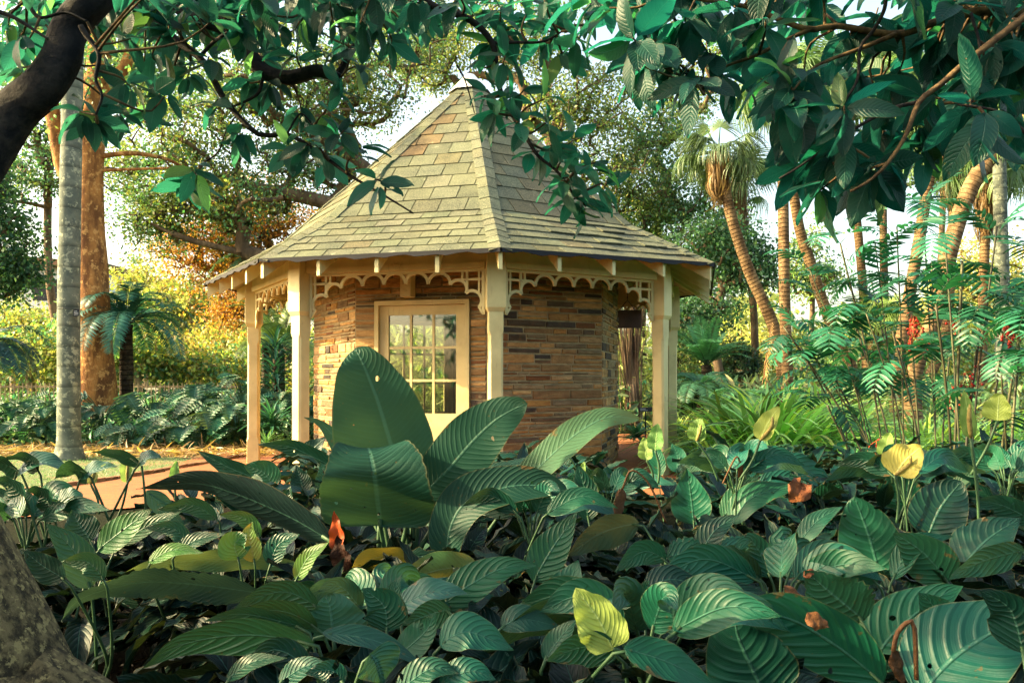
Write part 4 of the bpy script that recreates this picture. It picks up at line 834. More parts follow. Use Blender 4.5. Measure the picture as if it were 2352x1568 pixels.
# tree on the right whose branch crosses the top right
rt = thing('overhanging_tree', (4.6, 3.2, 0), 'large leaved green tree reaching in from the right edge across the top right', 'tree')
b = MB(); b.tube(spline([(4.7, 3.2, -.1), (4.6, 3.15, 1.2), (4.2, 3.1, 2.3), (3.6, 3.0, 2.9), (2.9, 2.9, 3.3)], 24), np.linspace(.22, .07, 24), 14, rough=.08); b.build('trunk', M['twig'], rt, smooth=True)
skr = []
for pts, Y, r0, r1 in [([(2520, 60), (2352, 31), (2247, 27), (2150, 50), (2057, 79), (1925, 60), (1859, 68), (1790, 45), (1713, 15), (1614, 0), (1540, -20)], 2.7, .019, .005), ([(1859, 68), (1800, 95), (1735, 128), (1658, 157), (1614, 201)], 2.7, .008, .003),
                       ([(2057, 79), (1973, 113), (1900, 140), (1863, 161), (1819, 211)], 2.65, .009, .003), ([(2500, -80), (2420, -20), (2352, 40), (2225, 139), (2160, 195), (2112, 234), (2079, 315), (2031, 384), (1990, 420), (1954, 439)], 2.45, .014, .004),
                       ([(2112, 234), (2042, 253), (1943, 308), (1834, 384), (1790, 410)], 2.5, .007, .003), ([(2035, -20), (2031, 22), (2006, 70), (1976, 110), (1969, 183), (1932, 253), (1932, 330)], 2.6, .007, .003),
                       ([(1520, -30), (1559, 62), (1592, 73), (1625, 121), (1647, 157)], 2.9, .007, .003), ([(2230, 30), (2250, 120), (2215, 230), (2250, 225)], 2.5, .005, .003), ([(1592, 73), (1670, 68), (1710, 62)], 2.9, .004, .002), ([(2380, 330), (2300, 260), (2200, 240)], 2.4, .006, .003), ([(1440, -40), (1470, 10), (1530, 20)], 3.0, .006, .003)]:
    o, s = branch(rt, pts, Y, r0, r1, 'twig' if r0 > .0075 else 'limb', 36, 9); skr.append(s)
cn = []
for x, y in [(1612, 200), (1640, 125), (1560, 60), (1735, 125), (1819, 213), (1700, 30), (1760, 60), (1832, 300), (2060, 85), (1975, 190), (1932, 255), (1932, 330), (2031, 395), (1834, 388), (1954, 440), (1890, 450), (1995, 400), (2110, 240), (2225, 240), (2230, 190), (2290, 120), (2300, 220), (2100, 310), (2150, 110), (2010, 30), (2250, 60), (1880, 20), (2180, 20), (1500, 20), (1450, 60), (2320, 290), (1500, 110), (1480, 165), (1900, 375), (2180, 290), (2060, 180), (1690, 200), (1780, 170), (1940, 100), (2340, 130), (1560, 190), (2030, 270), (1870, 300), (1400, 30), (1350, 10), (2130, 350), (2340, 60), (1600, 40), (1800, 250), (2260, 300), (1530, 150), (1450, 100)]:
    cn.append(at(x + random.uniform(-14, 14), y - 12, 2.65 + random.uniform(-.3, .3)))
for _ in range(34): cn.append(at(random.uniform(1420, 2400), random.uniform(-80, 200), random.uniform(2.5, 3.9)))
for _ in range(8): cn.append(at(random.uniform(1750, 2400), random.uniform(150, 330), random.uniform(2.7, 3.4)))
bk = [np.array([random.uniform(.5, 6), random.uniform(-4.5, -.4), random.uniform(.6, 4.6)]) for _ in range(330)] + [np.array([random.uniform(3.2, 6.5), random.uniform(-.5, 3.6), random.uniform(2.0, 4.4)]) for _ in range(110)]  # first set is unseen, added behind the camera to block front sky light
whorls(rt, [c for c in bk if c[1] < 0 or c[0] / max(c[1], .1) > .82], skr + [spline([(4.6, 3.15, 1.2), (4.4, 1.0, 2.6), (3.0, -2.2, 3.2)], 12)], .24, tint=(1, 1, 1), droop=.3)
for _ in range(40): cn.append(at(random.uniform(1350, 2700), random.uniform(-420, -20), random.uniform(2.2, 4.0)))
whorls(rt, cn, skr, .170, ndr=(5, 9), tint=(.85, .95, 1.0), droop=.55, wide=1.3)

# ------------------------------------------------------------ trees behind
random.seed(41); rng = np.random.default_rng(41)
def tree(name, label, root, trunk, blobs, leaf=(.10, .16), per=70, cols=((.05, .13, .06),), bark='bgbark', r0=.16, twig=.017, cat='tree', group='background trees', sig=.34, limbs=(), minr=.014, up_=.2):
    """trunk: list of points; blobs: (centre, (rx,ry,rz), tips). Tips connect to the nearest skeleton node; radii by pipe model"""
    rt_ = thing(name, (root[0], root[1], gz(root[0], root[1])), label, cat, group)
    nodes = []; par = []
    def chain(P, start=None):
        prev = start
        for p in P: nodes.append(np.array(p, float)); par.append(prev); prev = len(nodes) - 1
        return prev
    chain(spline([(*root[:2], gz(*root[:2]) - .1)] + [tuple(t) for t in trunk], 14))
    nT = len(nodes)
    for lb in limbs:
        a = np.array(lb[0]); j = int(np.argmin([np.linalg.norm(n - a) for n in nodes[:nT]])); chain(spline([nodes[j]] + [np.array(q) for q in lb[1:]], 12)[1:], j)
    tips = []
    for c, rr, n in blobs:
        q = rng.normal(0, 1, (n, 3)); q = nrm(q) * (rng.random((n, 1)) ** .45); tips += list(np.array(c) + q * np.array(rr))
    base = nodes[nT // 2]; tips.sort(key=lambda t: np.linalg.norm(t - base)); arr = np.array(nodes); tipn = []
    cap = np.zeros((len(nodes) + len(tips) * 5 + 8, 3)); cap[:len(nodes)] = arr; cnt = len(nodes)
    for t in tips:
        A = cap[nT // 2:cnt]; d = np.linalg.norm(A - t, axis=1) + .5 * np.maximum(0, A[:, 2] - t[2]); j = int(np.argmin(d)) + nT // 2
        a = cap[j]; Ln = np.linalg.norm(t - a); m = 3 if Ln > .5 else 2; bend = rng.normal(0, .10, 3) * Ln + np.array([0, 0, up_ * .3 * Ln]); prev = j
        for i in range(1, m + 1):
            u = i / m; p = a + (t - a) * u + bend * math.sin(math.pi * u); nodes.append(p); par.append(prev); cap[cnt] = p; prev = cnt; cnt += 1
        tipn.append(prev)
    w_ = np.zeros(cnt); w_[tipn] = 1
    for i in range(cnt - 1, 0, -1):
        if par[i] is not None: w_[par[i]] += w_[i]
    w_ = np.maximum(w_, 1); rad = np.maximum(twig * w_ ** .47, minr); rad = np.minimum(rad, r0); k0 = r0 / max(rad[0], 1e-3)
    rad[:nT] = np.maximum(rad[:nT], np.linspace(r0, r0 * .45, nT))
    # segments as 6 sided prisms
    I = np.array([i for i in range(cnt) if par[i] is not None]); Pp = np.array([par[i] for i in I]); A = cap[Pp]; B_ = cap[I]; t = nrm(B_ - A); ra = rad[Pp].copy(); rb = rad[I]
    side = ra > rb * 1.6; ra[side] = rb[side] * 1.3
    e1 = nrm(np.cross(t, np.where(np.abs(t[:, 2:3]) > .9, np.array([[1.0, 0, 0]]), np.array([[0, 0, 1.0]])))); e2 = np.cross(t, e1); ns = 7
    V = []
    for P_, r_ in ((A - t * .01, ra), (B_ + t * .01, rb)):
        for k in range(ns):
            th = 2 * math.pi * k / ns; V.append(P_ + r_[:, None] * (math.cos(th) * e1 + math.sin(th) * e2))
    V = np.stack(V, 1); n = len(I); q = np.array([(k, (k + 1) % ns, ns + (k + 1) % ns, ns + k) for k in range(ns)])
    F = (q[None] + (np.arange(n) * 2 * ns)[:, None, None]).reshape(-1, 4)
    quadmesh('trunk', V.reshape(-1, 3), F, M[bark], rt_, smooth=True)
    TP = np.array(tips); k = len(TP) * per; c = np.repeat(TP, per, axis=0); pos = c + rng.normal(0, 1, (k, 3)) * sig * np.array([1, 1, .75]) * np.repeat(rng.uniform(.5, 1.25, len(TP)), per)[:, None]
    T = nrm(rng.normal(0, 1, (k, 3)) + np.array([0, 0, -.5])); Nn = nrm(rng.normal(0, .7, (k, 3)) + np.array([0, 0, .7]))
    ci = rng.integers(0, len(cols), len(TP)); cc = np.array(cols)[np.repeat(ci, per)] * rng.uniform(.6, 1.4, (k, 1)) * rng.uniform(.85, 1.15, (k, 3)) * np.repeat(rng.uniform(.75, 1.25, len(TP)), per)[:, None]
    S = Scatter(); S.put(DIA, pos, T, Nn, rng.uniform(leaf[0], leaf[1], k), cc); S.build('crown', M['tree_leaf'], rt_, smooth=False)
    return rt_
def w3(px, py, Y): return np.array(at(px, py, Y))
GREEN = ((.09, .20, .10), (.08, .18, .10), (.16, .25, .08), (.22, .28, .09)); OLIVE = ((.20, .24, .07), (.28, .31, .09), (.12, .20, .10)); YEL = ((.42, .44, .12), (.50, .48, .16), (.30, .36, .11), (.38, .32, .10))
RUST = ((.48, .23, .05), (.36, .17, .05), (.22, .19, .06), (.58, .30, .06)); DARK = ((.045, .12, .075), (.06, .14, .08), (.08, .17, .07))
tree('spreading_tree', 'wide spreading tree with long bare limbs behind the left side of the pavilion roof', (-4.2, 22), [w3(830, 700, 22), w3(860, 520, 22), w3(900, 380, 22)],
     [(w3(650, 170, 21), (2.0, 1.5, 1.5), 100), (w3(420, 330, 21), (1.7, 1.5, 1.2), 90), (w3(820, 170, 22), (1.6, 1.6, 1.4), 90), (w3(540, 450, 21), (1.8, 1.3, .9), 80), (w3(950, 100, 23), (1.8, 1.5, 1.2), 60), (w3(720, 350, 22), (1.6, 1.4, 1.2), 90), (w3(350, 500, 21.5), (.9, .8, .9), 50), (w3(420, 440, 21.5), (1.2, .9, .7), 50), (w3(290, 400, 22), (.8, .9, .8), 36), (w3(520, 200, 21), (1.4, 1.2, 1.0), 40)],
     leaf=(.07, .125), per=62, cols=OLIVE + GREEN[:2], r0=.24, limbs=[[w3(850, 500, 22), w3(760, 470, 21.6), w3(600, 432, 21.2), w3(470, 405, 21)], [w3(860, 560, 22), w3(700, 600, 21.6), w3(450, 555, 21), w3(320, 500, 21)], [w3(880, 400, 22), w3(760, 330, 21.5), w3(640, 270, 21), w3(560, 180, 21)]])
tree('rust_tree', 'tree with rusty orange leaves behind the left eave of the pavilion', (-6.9, 25), [w3(660, 760, 25), w3(640, 620, 25), w3(600, 500, 25)],
     [(w3(600, 480, 24.5), (1.6, 1.2, 1.0), 60), (w3(500, 600, 24), (1.3, 1.1, .9), 50), (w3(410, 560, 24), (1.1, 1.0, .8), 40), (w3(620, 640, 24), (1.6, 1.1, 1.1), 90), (w3(540, 520, 23.5), (1.4, 1.0, .8), 70), (w3(700, 560, 24.5), (1.3, 1, 1.2), 40), (w3(520, 720, 24), (1.0, .9, .6), 30)], leaf=(.06, .11), per=85, cols=RUST, r0=.15)
tree('tall_tree', 'tall loose crowned tree rising behind the apex of the pavilion roof', (-1.0, 27), [w3(1180, 500, 27), w3(1230, 250, 27), w3(1290, 120, 27)],
     [(w3(1180, 80, 26), (2.2, 1.6, 1.6), 90), (w3(1330, 250, 26), (2.0, 1.5, 1.5), 110), (w3(1250, 420, 26), (1.8, 1.2, 1.8), 60), (w3(1420, 400, 26), (1.6, 1.2, 1.4), 60), (w3(1000, 130, 27), (1.6, 1.2, 1.2), 70)], leaf=(.08, .14), per=62, cols=OLIVE + GREEN[2:], r0=.22, limbs=[[w3(1230, 300, 27), w3(1330, 200, 26.5), w3(1420, 90, 26)], [w3(1200, 480, 27), w3(1330, 420, 26.5), w3(1440, 375, 26)]])
GREEN, OLIVE = tuple(tuple(v * 1.25 for v in c) for c in GREEN), tuple(tuple(v * 1.15 for v in c) for c in OLIVE)
tree('dense_tree', 'dense small leaved tree right of the pavilion roof behind the curved palm', (4.6, 28), [w3(1470, 700, 28), w3(1500, 560, 28), w3(1540, 400, 28)],
     [(w3(1500, 330, 27), (1.7, 1.3, 1.6), 80), (w3(1580, 480, 27), (2.0, 1.3, 1.6), 110), (w3(1500, 620, 27), (1.6, 1.2, 1.6), 80), (w3(1650, 620, 27.5), (1.3, 1.1, 1.6), 60), (w3(1600, 150, 28), (2.2, 1.5, 1.8), 60), (w3(1440, 500, 27.5), (1.5, 1.2, 1.6), 60), (w3(1570, 780, 27), (1.0, 1, 1.2), 40)], leaf=(.08, .15), per=75, cols=GREEN + OLIVE, r0=.22)
tree('shade_tree', 'dark tree behind the post on the right side of the pavilion', (6.6, 24), [w3(1640, 780, 24), w3(1660, 650, 24)],
     [(w3(1720, 610, 24), (1.2, 1.0, .8), 55), (w3(1640, 560, 24), (1.2, 1, .9), 50), (w3(1610, 720, 24), (1.0, 1, .8), 40)], leaf=(.09, .17), per=60, cols=DARK + GREEN[:2], r0=.14)
tree('left_edge_tree', 'dark leafy tree at the left edge in front of the white building', (-13.6, 20), [w3(-60, 600, 20), w3(-40, 480, 20)],
     [(w3(-10, 520, 20), (.8, 1, 1.3), 60), (w3(10, 620, 20), (.65, .8, .8), 45), (w3(-60, 400, 20), (1.2, 1, 1), 40)], leaf=(.08, .15), per=75, cols=DARK, r0=.14)
tree('left_sky_tree', 'thin leaved tree against the white sky behind the two left trunks', (-14.5, 27), [w3(120, 700, 27), w3(110, 450, 27), w3(130, 250, 27)],
     [(w3(60, 250, 26), (1.6, 1.2, 1.6), 75), (w3(200, 140, 26), (2.2, 1.4, 1.5), 90), (w3(100, 400, 26), (1.2, 1.2, .9), 30), (w3(350, 200, 26), (2.0, 1.2, 1.3), 90), (w3(0, 420, 26), (1.0, 1, 1), 24), (w3(330, 60, 27), (2, 1.3, 1.2), 50)], leaf=(.08, .14), per=60, cols=DARK + GREEN, r0=.13)
for i, (lab, x, top, Y, wd, hh, cols, bark, n) in enumerate([
    ('sunlit yellow green tree at the far left below the building', 40, 740, 29, 1.7, .95, YEL, 'palebark', 70), ('sunlit pale trunked tree just right of the tree fern', 400, 690, 30, 1.6, 1.3, YEL + OLIVE, 'palebark', 75),
    ('yellow leaved tree behind the fence between the two left posts and the tree fern', 520, 800, 28, 1.5, .9, YEL, 'palebark', 65), ('slender sunlit tree with a forked pale trunk left of the far left post', 480, 750, 31, 2.2, 1.5, YEL + OLIVE[:1], 'palebark', 80),
    ('pale feathery tree right behind the tree fern crown', 330, 640, 33, 1.2, 1.5, YEL + OLIVE, 'palebark', 40), ('green and gold tree seen between the left posts', 640, 770, 27, 1.0, 1.4, YEL + GREEN, 'palebark', 50),
    ('low yellow green shrub behind the fence left of the grey palm', 70, 800, 23.5, 1.6, .8, YEL + GREEN, 'palebark', 70), ('bushy pale green shrub between the grey palm and the tree fern', 215, 790, 25, 1.5, .9, YEL, 'palebark', 60), ('yellow green shrub behind the trunk of the tree fern', 330, 800, 24, 1.5, .7, YEL + GREEN, 'palebark', 60), ('green shrub at the left behind the white car', 450, 830, 25, 1.6, .6, GREEN + YEL, 'palebark', 60), ('tall golden green tree hiding the building wall at the far left', -40, 740, 32, 2.6, 1.8, YEL + OLIVE, 'bgbark', 80),
    ('golden tree behind the palms at the right edge', 2290, 620, 36, 3.0, 2.4, YEL, 'bgbark', 110), ('golden tree behind the middle of the cane palms', 2060, 740, 38, 2.6, 1.6, YEL + OLIVE, 'bgbark', 90),
    ('hazy yellow tree low between the curved palm and the straight palm', 1700, 790, 36, 2.3, 1.1, YEL, 'bgbark', 70), ('green tree behind the straight palm at right', 1860, 600, 34, 1.2, 2.2, GREEN + OLIVE, 'bgbark', 60),
    ('dark tree behind the palms at the top right', 2150, 330, 30, 3.0, 2.2, GREEN + DARK, 'bgbark', 110), ('green tree in the right distance over the grasses', 1960, 840, 30, 3.0, 1.0, GREEN + DARK, 'bgbark', 90),
    ('green tree at the right edge behind the berries', 2330, 820, 26, 1.8, 1.0, GREEN + OLIVE, 'bgbark', 60), ('yellow green tree behind the left wall of the pavilion', 760, 860, 24, 1.6, .8, YEL + GREEN, 'palebark', 40)]):
    c = w3(x, top, Y); base = (c[0] + random.uniform(-.3, .3), Y)
    tree('distant_tree', lab, base, [c + np.array([random.uniform(-.3, .3), 0, -hh * .9]), c], [(c, (wd, wd * .7, hh * .75), int(n * .6)), (c + np.array([wd * .4, 0, -hh * .45]), (wd * .7, wd * .6, hh * .5), n // 4), (c + np.array([-wd * .5, 0, -hh * .35]), (wd * .6, wd * .6, hh * .5), n // 4)], leaf=(.10, .19), per=62, cols=cols, bark=bark, r0=.11, sig=.36)
# clipped conifer like bush
tree('conifer_bush', 'layered dark conifer bush beyond the grass clump', (7.2, 25), [w3(1700, 860, 25), w3(1698, 810, 25)], [(w3(1705, 838, 25), (.62, .6, .42), 60), (w3(1690, 800, 25), (.4, .4, .3), 25)], leaf=(.06, .12), per=90, cols=((.05, .10, .05), (.12, .14, .05), (.03, .07, .05)), r0=.07, sig=.16, cat='bush', group=None)

# the two trunks on the left
rtk = thing('red_barked_tree', (w3(222, 950, 17)[0], 17, 0), 'massive tree with smooth orange red bark standing behind the grey palm', 'tree')
b = MB(); P = [(w3(222, 1010, 17)[0], 17, -.1), w3(222, 960, 17), w3(220, 850, 17), w3(212, 700, 17), w3(208, 560, 17), w3(206, 420, 17), w3(212, 300, 17), w3(222, 200, 17), w3(235, 60, 17), w3(260, -120, 17)]
b.tube(spline(P, 46), np.interp(np.linspace(0, 1, 46), [0, .06, .2, .45, .7, 1], [.52, .42, .38, .275, .25, .2]), 22, rough=.07, seed=9); b.build('trunk', M['redbark'], rtk, smooth=True)
b = MB(); b.tube(spline([w3(208, 470, 17), w3(150, 400, 17), w3(132, 330, 17), w3(115, 220, 17), w3(90, 100, 17), w3(60, -60, 17)], 24), np.linspace(.16, .12, 24), 14, rough=.08); b.tube(spline([w3(222, 250, 17), w3(270, 180, 17), w3(300, 120, 17), w3(330, -40, 17)], 20), np.linspace(.14, .09, 20), 12, rough=.08)
b.tube(spline([w3(212, 362, 17), w3(300, 352, 17), w3(380, 365, 17.5), w3(440, 395, 18)], 16), np.linspace(.06, .03, 16), 8, rough=.1); b.tube(spline([w3(212, 392, 17), w3(330, 388, 17), w3(400, 385, 17)], 14), np.linspace(.04, .02, 14), 8); b.build('limb', M['redbark'], rtk, smooth=True)
S = Scatter(); tp = np.array([w3(random.uniform(-50, 500), random.uniform(-160, 230), 17 + random.uniform(-2, 3)) for _ in range(190)]); k = 190 * 45; pos = np.repeat(tp, 45, axis=0) + rng.normal(0, .35, (k, 3))
S.put(DIA, pos, nrm(rng.normal(0, 1, (k, 3))), nrm(rng.normal(0, .7, (k, 3)) + np.array([0, 0, .7])), rng.uniform(.07, .12, k), np.array(GREEN)[rng.integers(0, 4, k)] * rng.uniform(.6, 1.4, (k, 1))); S.build('crown', M['tree_leaf'], rtk, smooth=False)

def frond_arr(S, base, dirv, Ln, droop, nl, ll, lw, col, lang=1.0, hang=.2, stemb=None, vee=.25, taper=.5, sr=.012, start=.12):
    "one pinnate frond: rachis curve + leaflets"
    d = nrm(np.array(dirv, float)); pts = [np.array(base, float)]; n = 16; hz = nrm(np.array([d[0], d[1], 0]) + 1e-6); step = Ln / n; cur = d.copy()
    for i in range(n):
        pts.append(pts[-1] + cur * step); cur = nrm(cur + np.array([0, 0, -droop / n * (1 + i * .12)]))
    pts = np.array(pts); t = np.linspace(start, .99, nl); ii = t * n; i0 = np.minimum(ii.astype(int), n - 1); f = (ii - i0)[:, None]; p = pts[i0] * (1 - f) + pts[i0 + 1] * f; T = nrm(pts[i0 + 1] - pts[i0])
    sd = nrm(np.cross(T, np.array([0, 0, 1.0])) + 1e-6); upv = np.cross(sd, T)
    L_ = ll * np.sin(np.pi * np.clip(t * .86 + .10, 0, 1)) ** taper * rng.uniform(.85, 1.1, nl)
    for s in (-1, 1):
        dr = nrm(sd * s * lang + T * .55 + upv * vee + np.array([0, 0, -hang]) + rng.normal(0, .05, (nl, 3)))
        S.put(lw, p, dr, nrm(upv + rng.normal(0, .12, (nl, 3))), L_, np.array(col) * rng.uniform(.75, 1.25, (nl, 1)))
    if stemb is not None: stemb.tube(pts, np.linspace(sr, sr * .25, len(pts)), 5)
LF_THIN = leaf_template(3, 1, .105, arch=.35, cup=0, power=(.6, .6)); LF_PALM = leaf_template(4, 1, .05, arch=.7, cup=0, power=(.5, .5)); LF_WIDE = leaf_template(5, 2, .16, arch=.45, cup=.1, power=(.8, .6)); LF_BLADE = leaf_template(8, 1, .045, arch=.75, cup=0, power=(.35, .5)); LF_CANE = leaf_template(5, 2, .19, arch=.3, cup=.1, power=(.75, .6)); LF_SWORD = leaf_template(6, 2, .10, arch=.45, cup=.2, power=(.5, .6))
def feather_crown(parent, top, n, Ln, droop, nl, ll, lw, col, elev=(.1, 1.2), hang=.2, rmat='stem', sr=.012, name='crown', lang=1.0, start=.12, vee=.25, ang=None):
    S = Scatter(); sb = MB()
    for i in range(n):
        a = i * 2.399 + random.uniform(-.2, .2) if ang is None else ang[i % len(ang)] + random.uniform(-.15, .15); e = elev[0] + (elev[1] - elev[0]) * random.random()
        q = random.uniform(.7, 1.25)
        frond_arr(S, np.array(top) + np.array([math.cos(a), math.sin(a), 0]) * .03, (math.cos(a) * math.cos(e), math.sin(a) * math.cos(e), math.sin(e)), Ln * random.uniform(.8, 1.1), droop * random.uniform(.8, 1.2), nl, ll, lw, np.array(col) * q, hang=hang, stemb=sb, sr=sr, lang=lang, start=start, vee=vee)
    o = S.build(name, M['frond'], parent); sb.build('frond_stalk', M[rmat], parent, smooth=True); return o
# grey palm
gx = w3(158, 1055, 12.6)[0]; gp = thing('grey_palm', (gx, 12.6, 0), 'smooth grey ringed palm trunk standing on the lawn at left', 'palm')
b = MB(); P = [(gx, 12.6, -.05), (gx, 12.6, .12), w3(158, 950, 12.6), w3(158, 700, 12.6), w3(162, 420, 12.6), w3(168, 130, 12.6), w3(172, -60, 12.6)]
b.tube(spline(P, 60), np.interp(np.linspace(0, 1, 60), [0, .025, .06, .2, 1], [.27, .205, .172, .165, .145]), 24, rough=.015); b.build('trunk', M['greybark'], gp, smooth=True)
feather_crown(gp, w3(172, -60, 12.6), 16, 2.6, 1.3, 44, .55, LF_PALM, (.07, .16, .07), elev=(.2, 1.2), hang=.4)
tg = thing('plant_label', w3(174, 720, 12.4), 'small black plant label wired to the grey palm trunk', 'label'); a0 = w3(168, 711, 12.42); dx = np.array([12.5 / FPX * 12.4, .02, .01])
b = MB(); b.box(a0 - up * .105, dx, (0, .006, 0), up * .105); b.build('plate', M['darksign'], tg)
b = MB()
for q in (.02, .045, .07): b.box(a0 - up * (q + .012) + dx * .15 - np.array([0, .002, 0]), dx * (.5 if q == .02 else .7), (0, .001, 0), up * .006)
b.build('lettering', M['whitepaint'], tg)
b = MB(); b.tube([(gx + .175 * math.cos(t), 12.6 + .175 * math.sin(t), a0[2] + .02) for t in np.linspace(0, 6.28, 24)], .004, 5, cap=False); b.build('wire', M['chain'], tg)

# tree ferns and cycads
def fern_tree(label, px, pyb, pyt, Y, r, n, Ln, name='tree_fern', col=(.045, .15, .10), droop=1.1, elev=(.0, 1.1), ll=.3, hang=.1, cat='tree fern', lean=0, nl=48, base=None):
    x = w3(px, 866, Y)[0]; z0 = gz(x, Y); t = thing(name, (x, Y, z0), label, cat); top = w3(px + lean, pyt, Y); b = MB(); b.tube(spline([(x, Y, z0 - .05), (x * .6 + top[0] * .4, Y, (z0 + top[2]) / 2), top], 20), np.linspace(r * 1.15, r, 20), 12, rough=.16, seed=px); b.build('trunk', M['fernbark'], t, smooth=True)
    feather_crown(t, top, n, Ln, droop, nl, ll, LF_THIN, col, elev=elev, hang=hang); return t
fern_tree('dark tree fern with arching fronds right of the red trunk', 290, 960, 745, 17.5, .13, 26, 1.75, droop=1.5, ll=.34, elev=(.25, 1.25), col=(.04, .14, .11))
fern_tree('tree fern whose drooping fronds enter at the left edge', -45, 960, 790, 14.5, .12, 18, 1.3, col=(.03, .09, .09), droop=1.4, elev=(.1, .9))
fern_tree('bright tree fern with upright fronds beyond the right posts', 1628, 950, 838, 21, .13, 22, 1.35, col=(.10, .30, .14), droop=.7, elev=(.55, 1.35), lean=-6)
fern_tree('short tree fern with a leaning trunk before the notice cabinet', 1612, 980, 890, 19, .13, 18, 1.1, col=(.06, .18, .10), droop=1.3, elev=(.1, 1.0))
fern_tree('small stout cycad beside the notice cabinet', 1578, 980, 910, 20, .14, 14, .8, col=(.08, .18, .08), droop=.9, name='cycad', cat='cycad')
fern_tree('green fern between the conifer bush and the grass clump', 1720, 990, 925, 17.5, .06, 16, .9, col=(.07, .22, .10), droop=1.2, name='fern', cat='fern')
fern_tree('pale feathery palm right behind the left posts', 645, 990, 800, 22, .1, 16, 1.9, col=(.20, .30, .10), droop=1.0, ll=.45, elev=(.5, 1.35), name='feather_palm', cat='palm')
fern_tree('pale feathery palm above the roof line behind the left eave', 610, 990, 600, 23, .1, 14, 1.8, col=(.12, .26, .14), droop=1.0, ll=.4, elev=(.1, .9), name='feather_palm', cat='palm')
def rosette(name, label, px, Y, z, n, Ln, lw, col, elev=(.2, 1.4), cat='plant', r=.05, group=None):
    x = w3(px, 866, Y)[0]; t = thing(name, (x, Y, 0), label, cat, group); S = Scatter()
    if z > .15: b = MB(); b.tube([(x, Y, -.05), (x, Y, z * .5), (x, Y, z)], [r * 1.3, r, r], 8, rough=.1); b.build('stem', M['fernbark'], t, smooth=True)
    e = rng.uniform(elev[0], elev[1], n); a = rng.uniform(0, 6.28, n); T = np.stack([np.cos(a) * np.cos(e), np.sin(a) * np.cos(e), np.sin(e)], 1); h = rng.uniform(-.5, .15, n) * z * .9
    S.put(lw, np.stack([np.full(n, x), np.full(n, Y), z + h * (z > .3)], 1), T, np.array([0, 0, 1]) - T * T[:, 2:3] + rng.normal(0, .1, (n, 3)), rng.uniform(.65, 1.1, n) * Ln, np.array(col) * rng.uniform(.6, 1.4, (n, 1))); S.build('foliage', M['frond'], t); return t
rosette('dracaena', 'tall dracaena with a column of dark strap leaves between the left posts', 632, 16.5, 1.75, 150, .62, LF_SWORD, (.025, .09, .07), elev=(-.2, 1.4), r=.05)
rosette('dracaena', 'low dracaena rosette at the foot of the left posts', 624, 14.6, .45, 60, .70, LF_SWORD, (.05, .17, .10), elev=(.1, 1.4))
rosette('bromeliad', 'pale spiky bromeliad in front of the low dracaena', 612, 14.0, .10, 40, .42, LF_SWORD, (.14, .28, .12), elev=(.3, 1.4))
rosette('agave', 'yellow green strap plant behind the fence at the far left', 30, 22, .2, 70, .9, LF_SWORD, (.20, .28, .08), elev=(.3, 1.4))

# palms on the right
LF_FAN = leaf_template(5, 1, .035, arch=.9, cup=0, power=(.4, .5))
def fan_palm(label, path, Y, r0, r1, crown=None, skirt=0, col=(.16, .26, .10), group='tall palms at right', n=26, bark='palmbark', fl=1.0, cr=1.0):
    P = [w3(x, y, Y) for x, y in path]; x0 = P[0][0]; z0 = gz(x0, Y); t = thing('tall_palm', (x0, Y, z0), label, 'palm', group); P = [np.array([x0, Y, z0 - .1])] + P
    b = MB(); m = 50; b.tube(spline(P, m), np.interp(np.linspace(0, 1, m), [0, .05, .2, 1], [r0 * 1.5, r0 * 1.1, r0, r1]), 14, rough=.03, seed=int(path[0][0])); b.build('trunk', M[bark], t, smooth=True)
    top = P[-1]
    if crown:
        S = Scatter(); sb = MB()
        for i in range(n):
            a = i * 2.4 + random.random() * .3; e = random.uniform(-.5, 1.3); d = np.array([math.cos(a) * math.cos(e), math.sin(a) * math.cos(e), math.sin(e)]); pl = crown * random.uniform(.35, .6); c = top + d * pl
            sb.tube([top, top + d * pl * .5 + up * .03, c], [.022, .018, .012], 5); k = 30; an = np.linspace(-1.9, 1.9, k); sd = nrm(np.cross(d, up) + 1e-6); u2 = np.cross(sd, d)
            T = np.cos(an)[:, None] * d + np.sin(an)[:, None] * sd + np.array([0, 0, -.25]); S.put(LF_FAN, np.repeat(c[None], k, 0), T, nrm(u2 + rng.normal(0, .1, (k, 3))), crown * .62 * rng.uniform(.8, 1.1, k), np.array(col) * random.uniform(.6, 1.3) * rng.uniform(.8, 1.2, (k, 1)))
        S.build('crown', M['frond'], t); sb.build('frond_stalk', M['stem'], t, smooth=True)
    if skirt:
        S = Scatter(); k = int(520 * skirt); a = rng.uniform(0, 6.28, k); h = rng.uniform(-.1, skirt * .85, k); rr = rng.uniform(.05, .28, k)
        T = nrm(np.stack([np.cos(a) * .22, np.sin(a) * .22, -np.ones(k)], 1) + rng.normal(0, .12, (k, 3))); S.put(LF_FAN, np.stack([top[0] + np.cos(a) * rr, top[1] + np.sin(a) * rr, top[2] - h], 1), T, nrm(np.stack([np.cos(a), np.sin(a), np.zeros(k)], 1)), rng.uniform(.5, 1.0, k), np.array((.30, .19, .09)) * rng.uniform(.4, 1.3, (k, 1))); S.build('skirt', M['frond'], t)
    return t
fan_palm('curved palm leaning left with a drooping pale crown right of the pavilion roof', [(1802, 900), (1780, 760), (1720, 620), (1680, 500), (1660, 400), (1650, 350)], 19, .15, .115, 1.3, .8, col=(.11, .17, .08), n=20)
fan_palm('straight orange barked palm right of the curved palm', [(1808, 860), (1803, 700), (1800, 540), (1798, 380), (1800, 200)], 18, .125, .115, 1.4, .5)
fan_palm('palm leaning left beside the straight palm', [(1960, 860), (1900, 720), (1860, 600), (1835, 520), (1815, 380), (1800, 240)], 21, .15, .12, 1.4, .4)
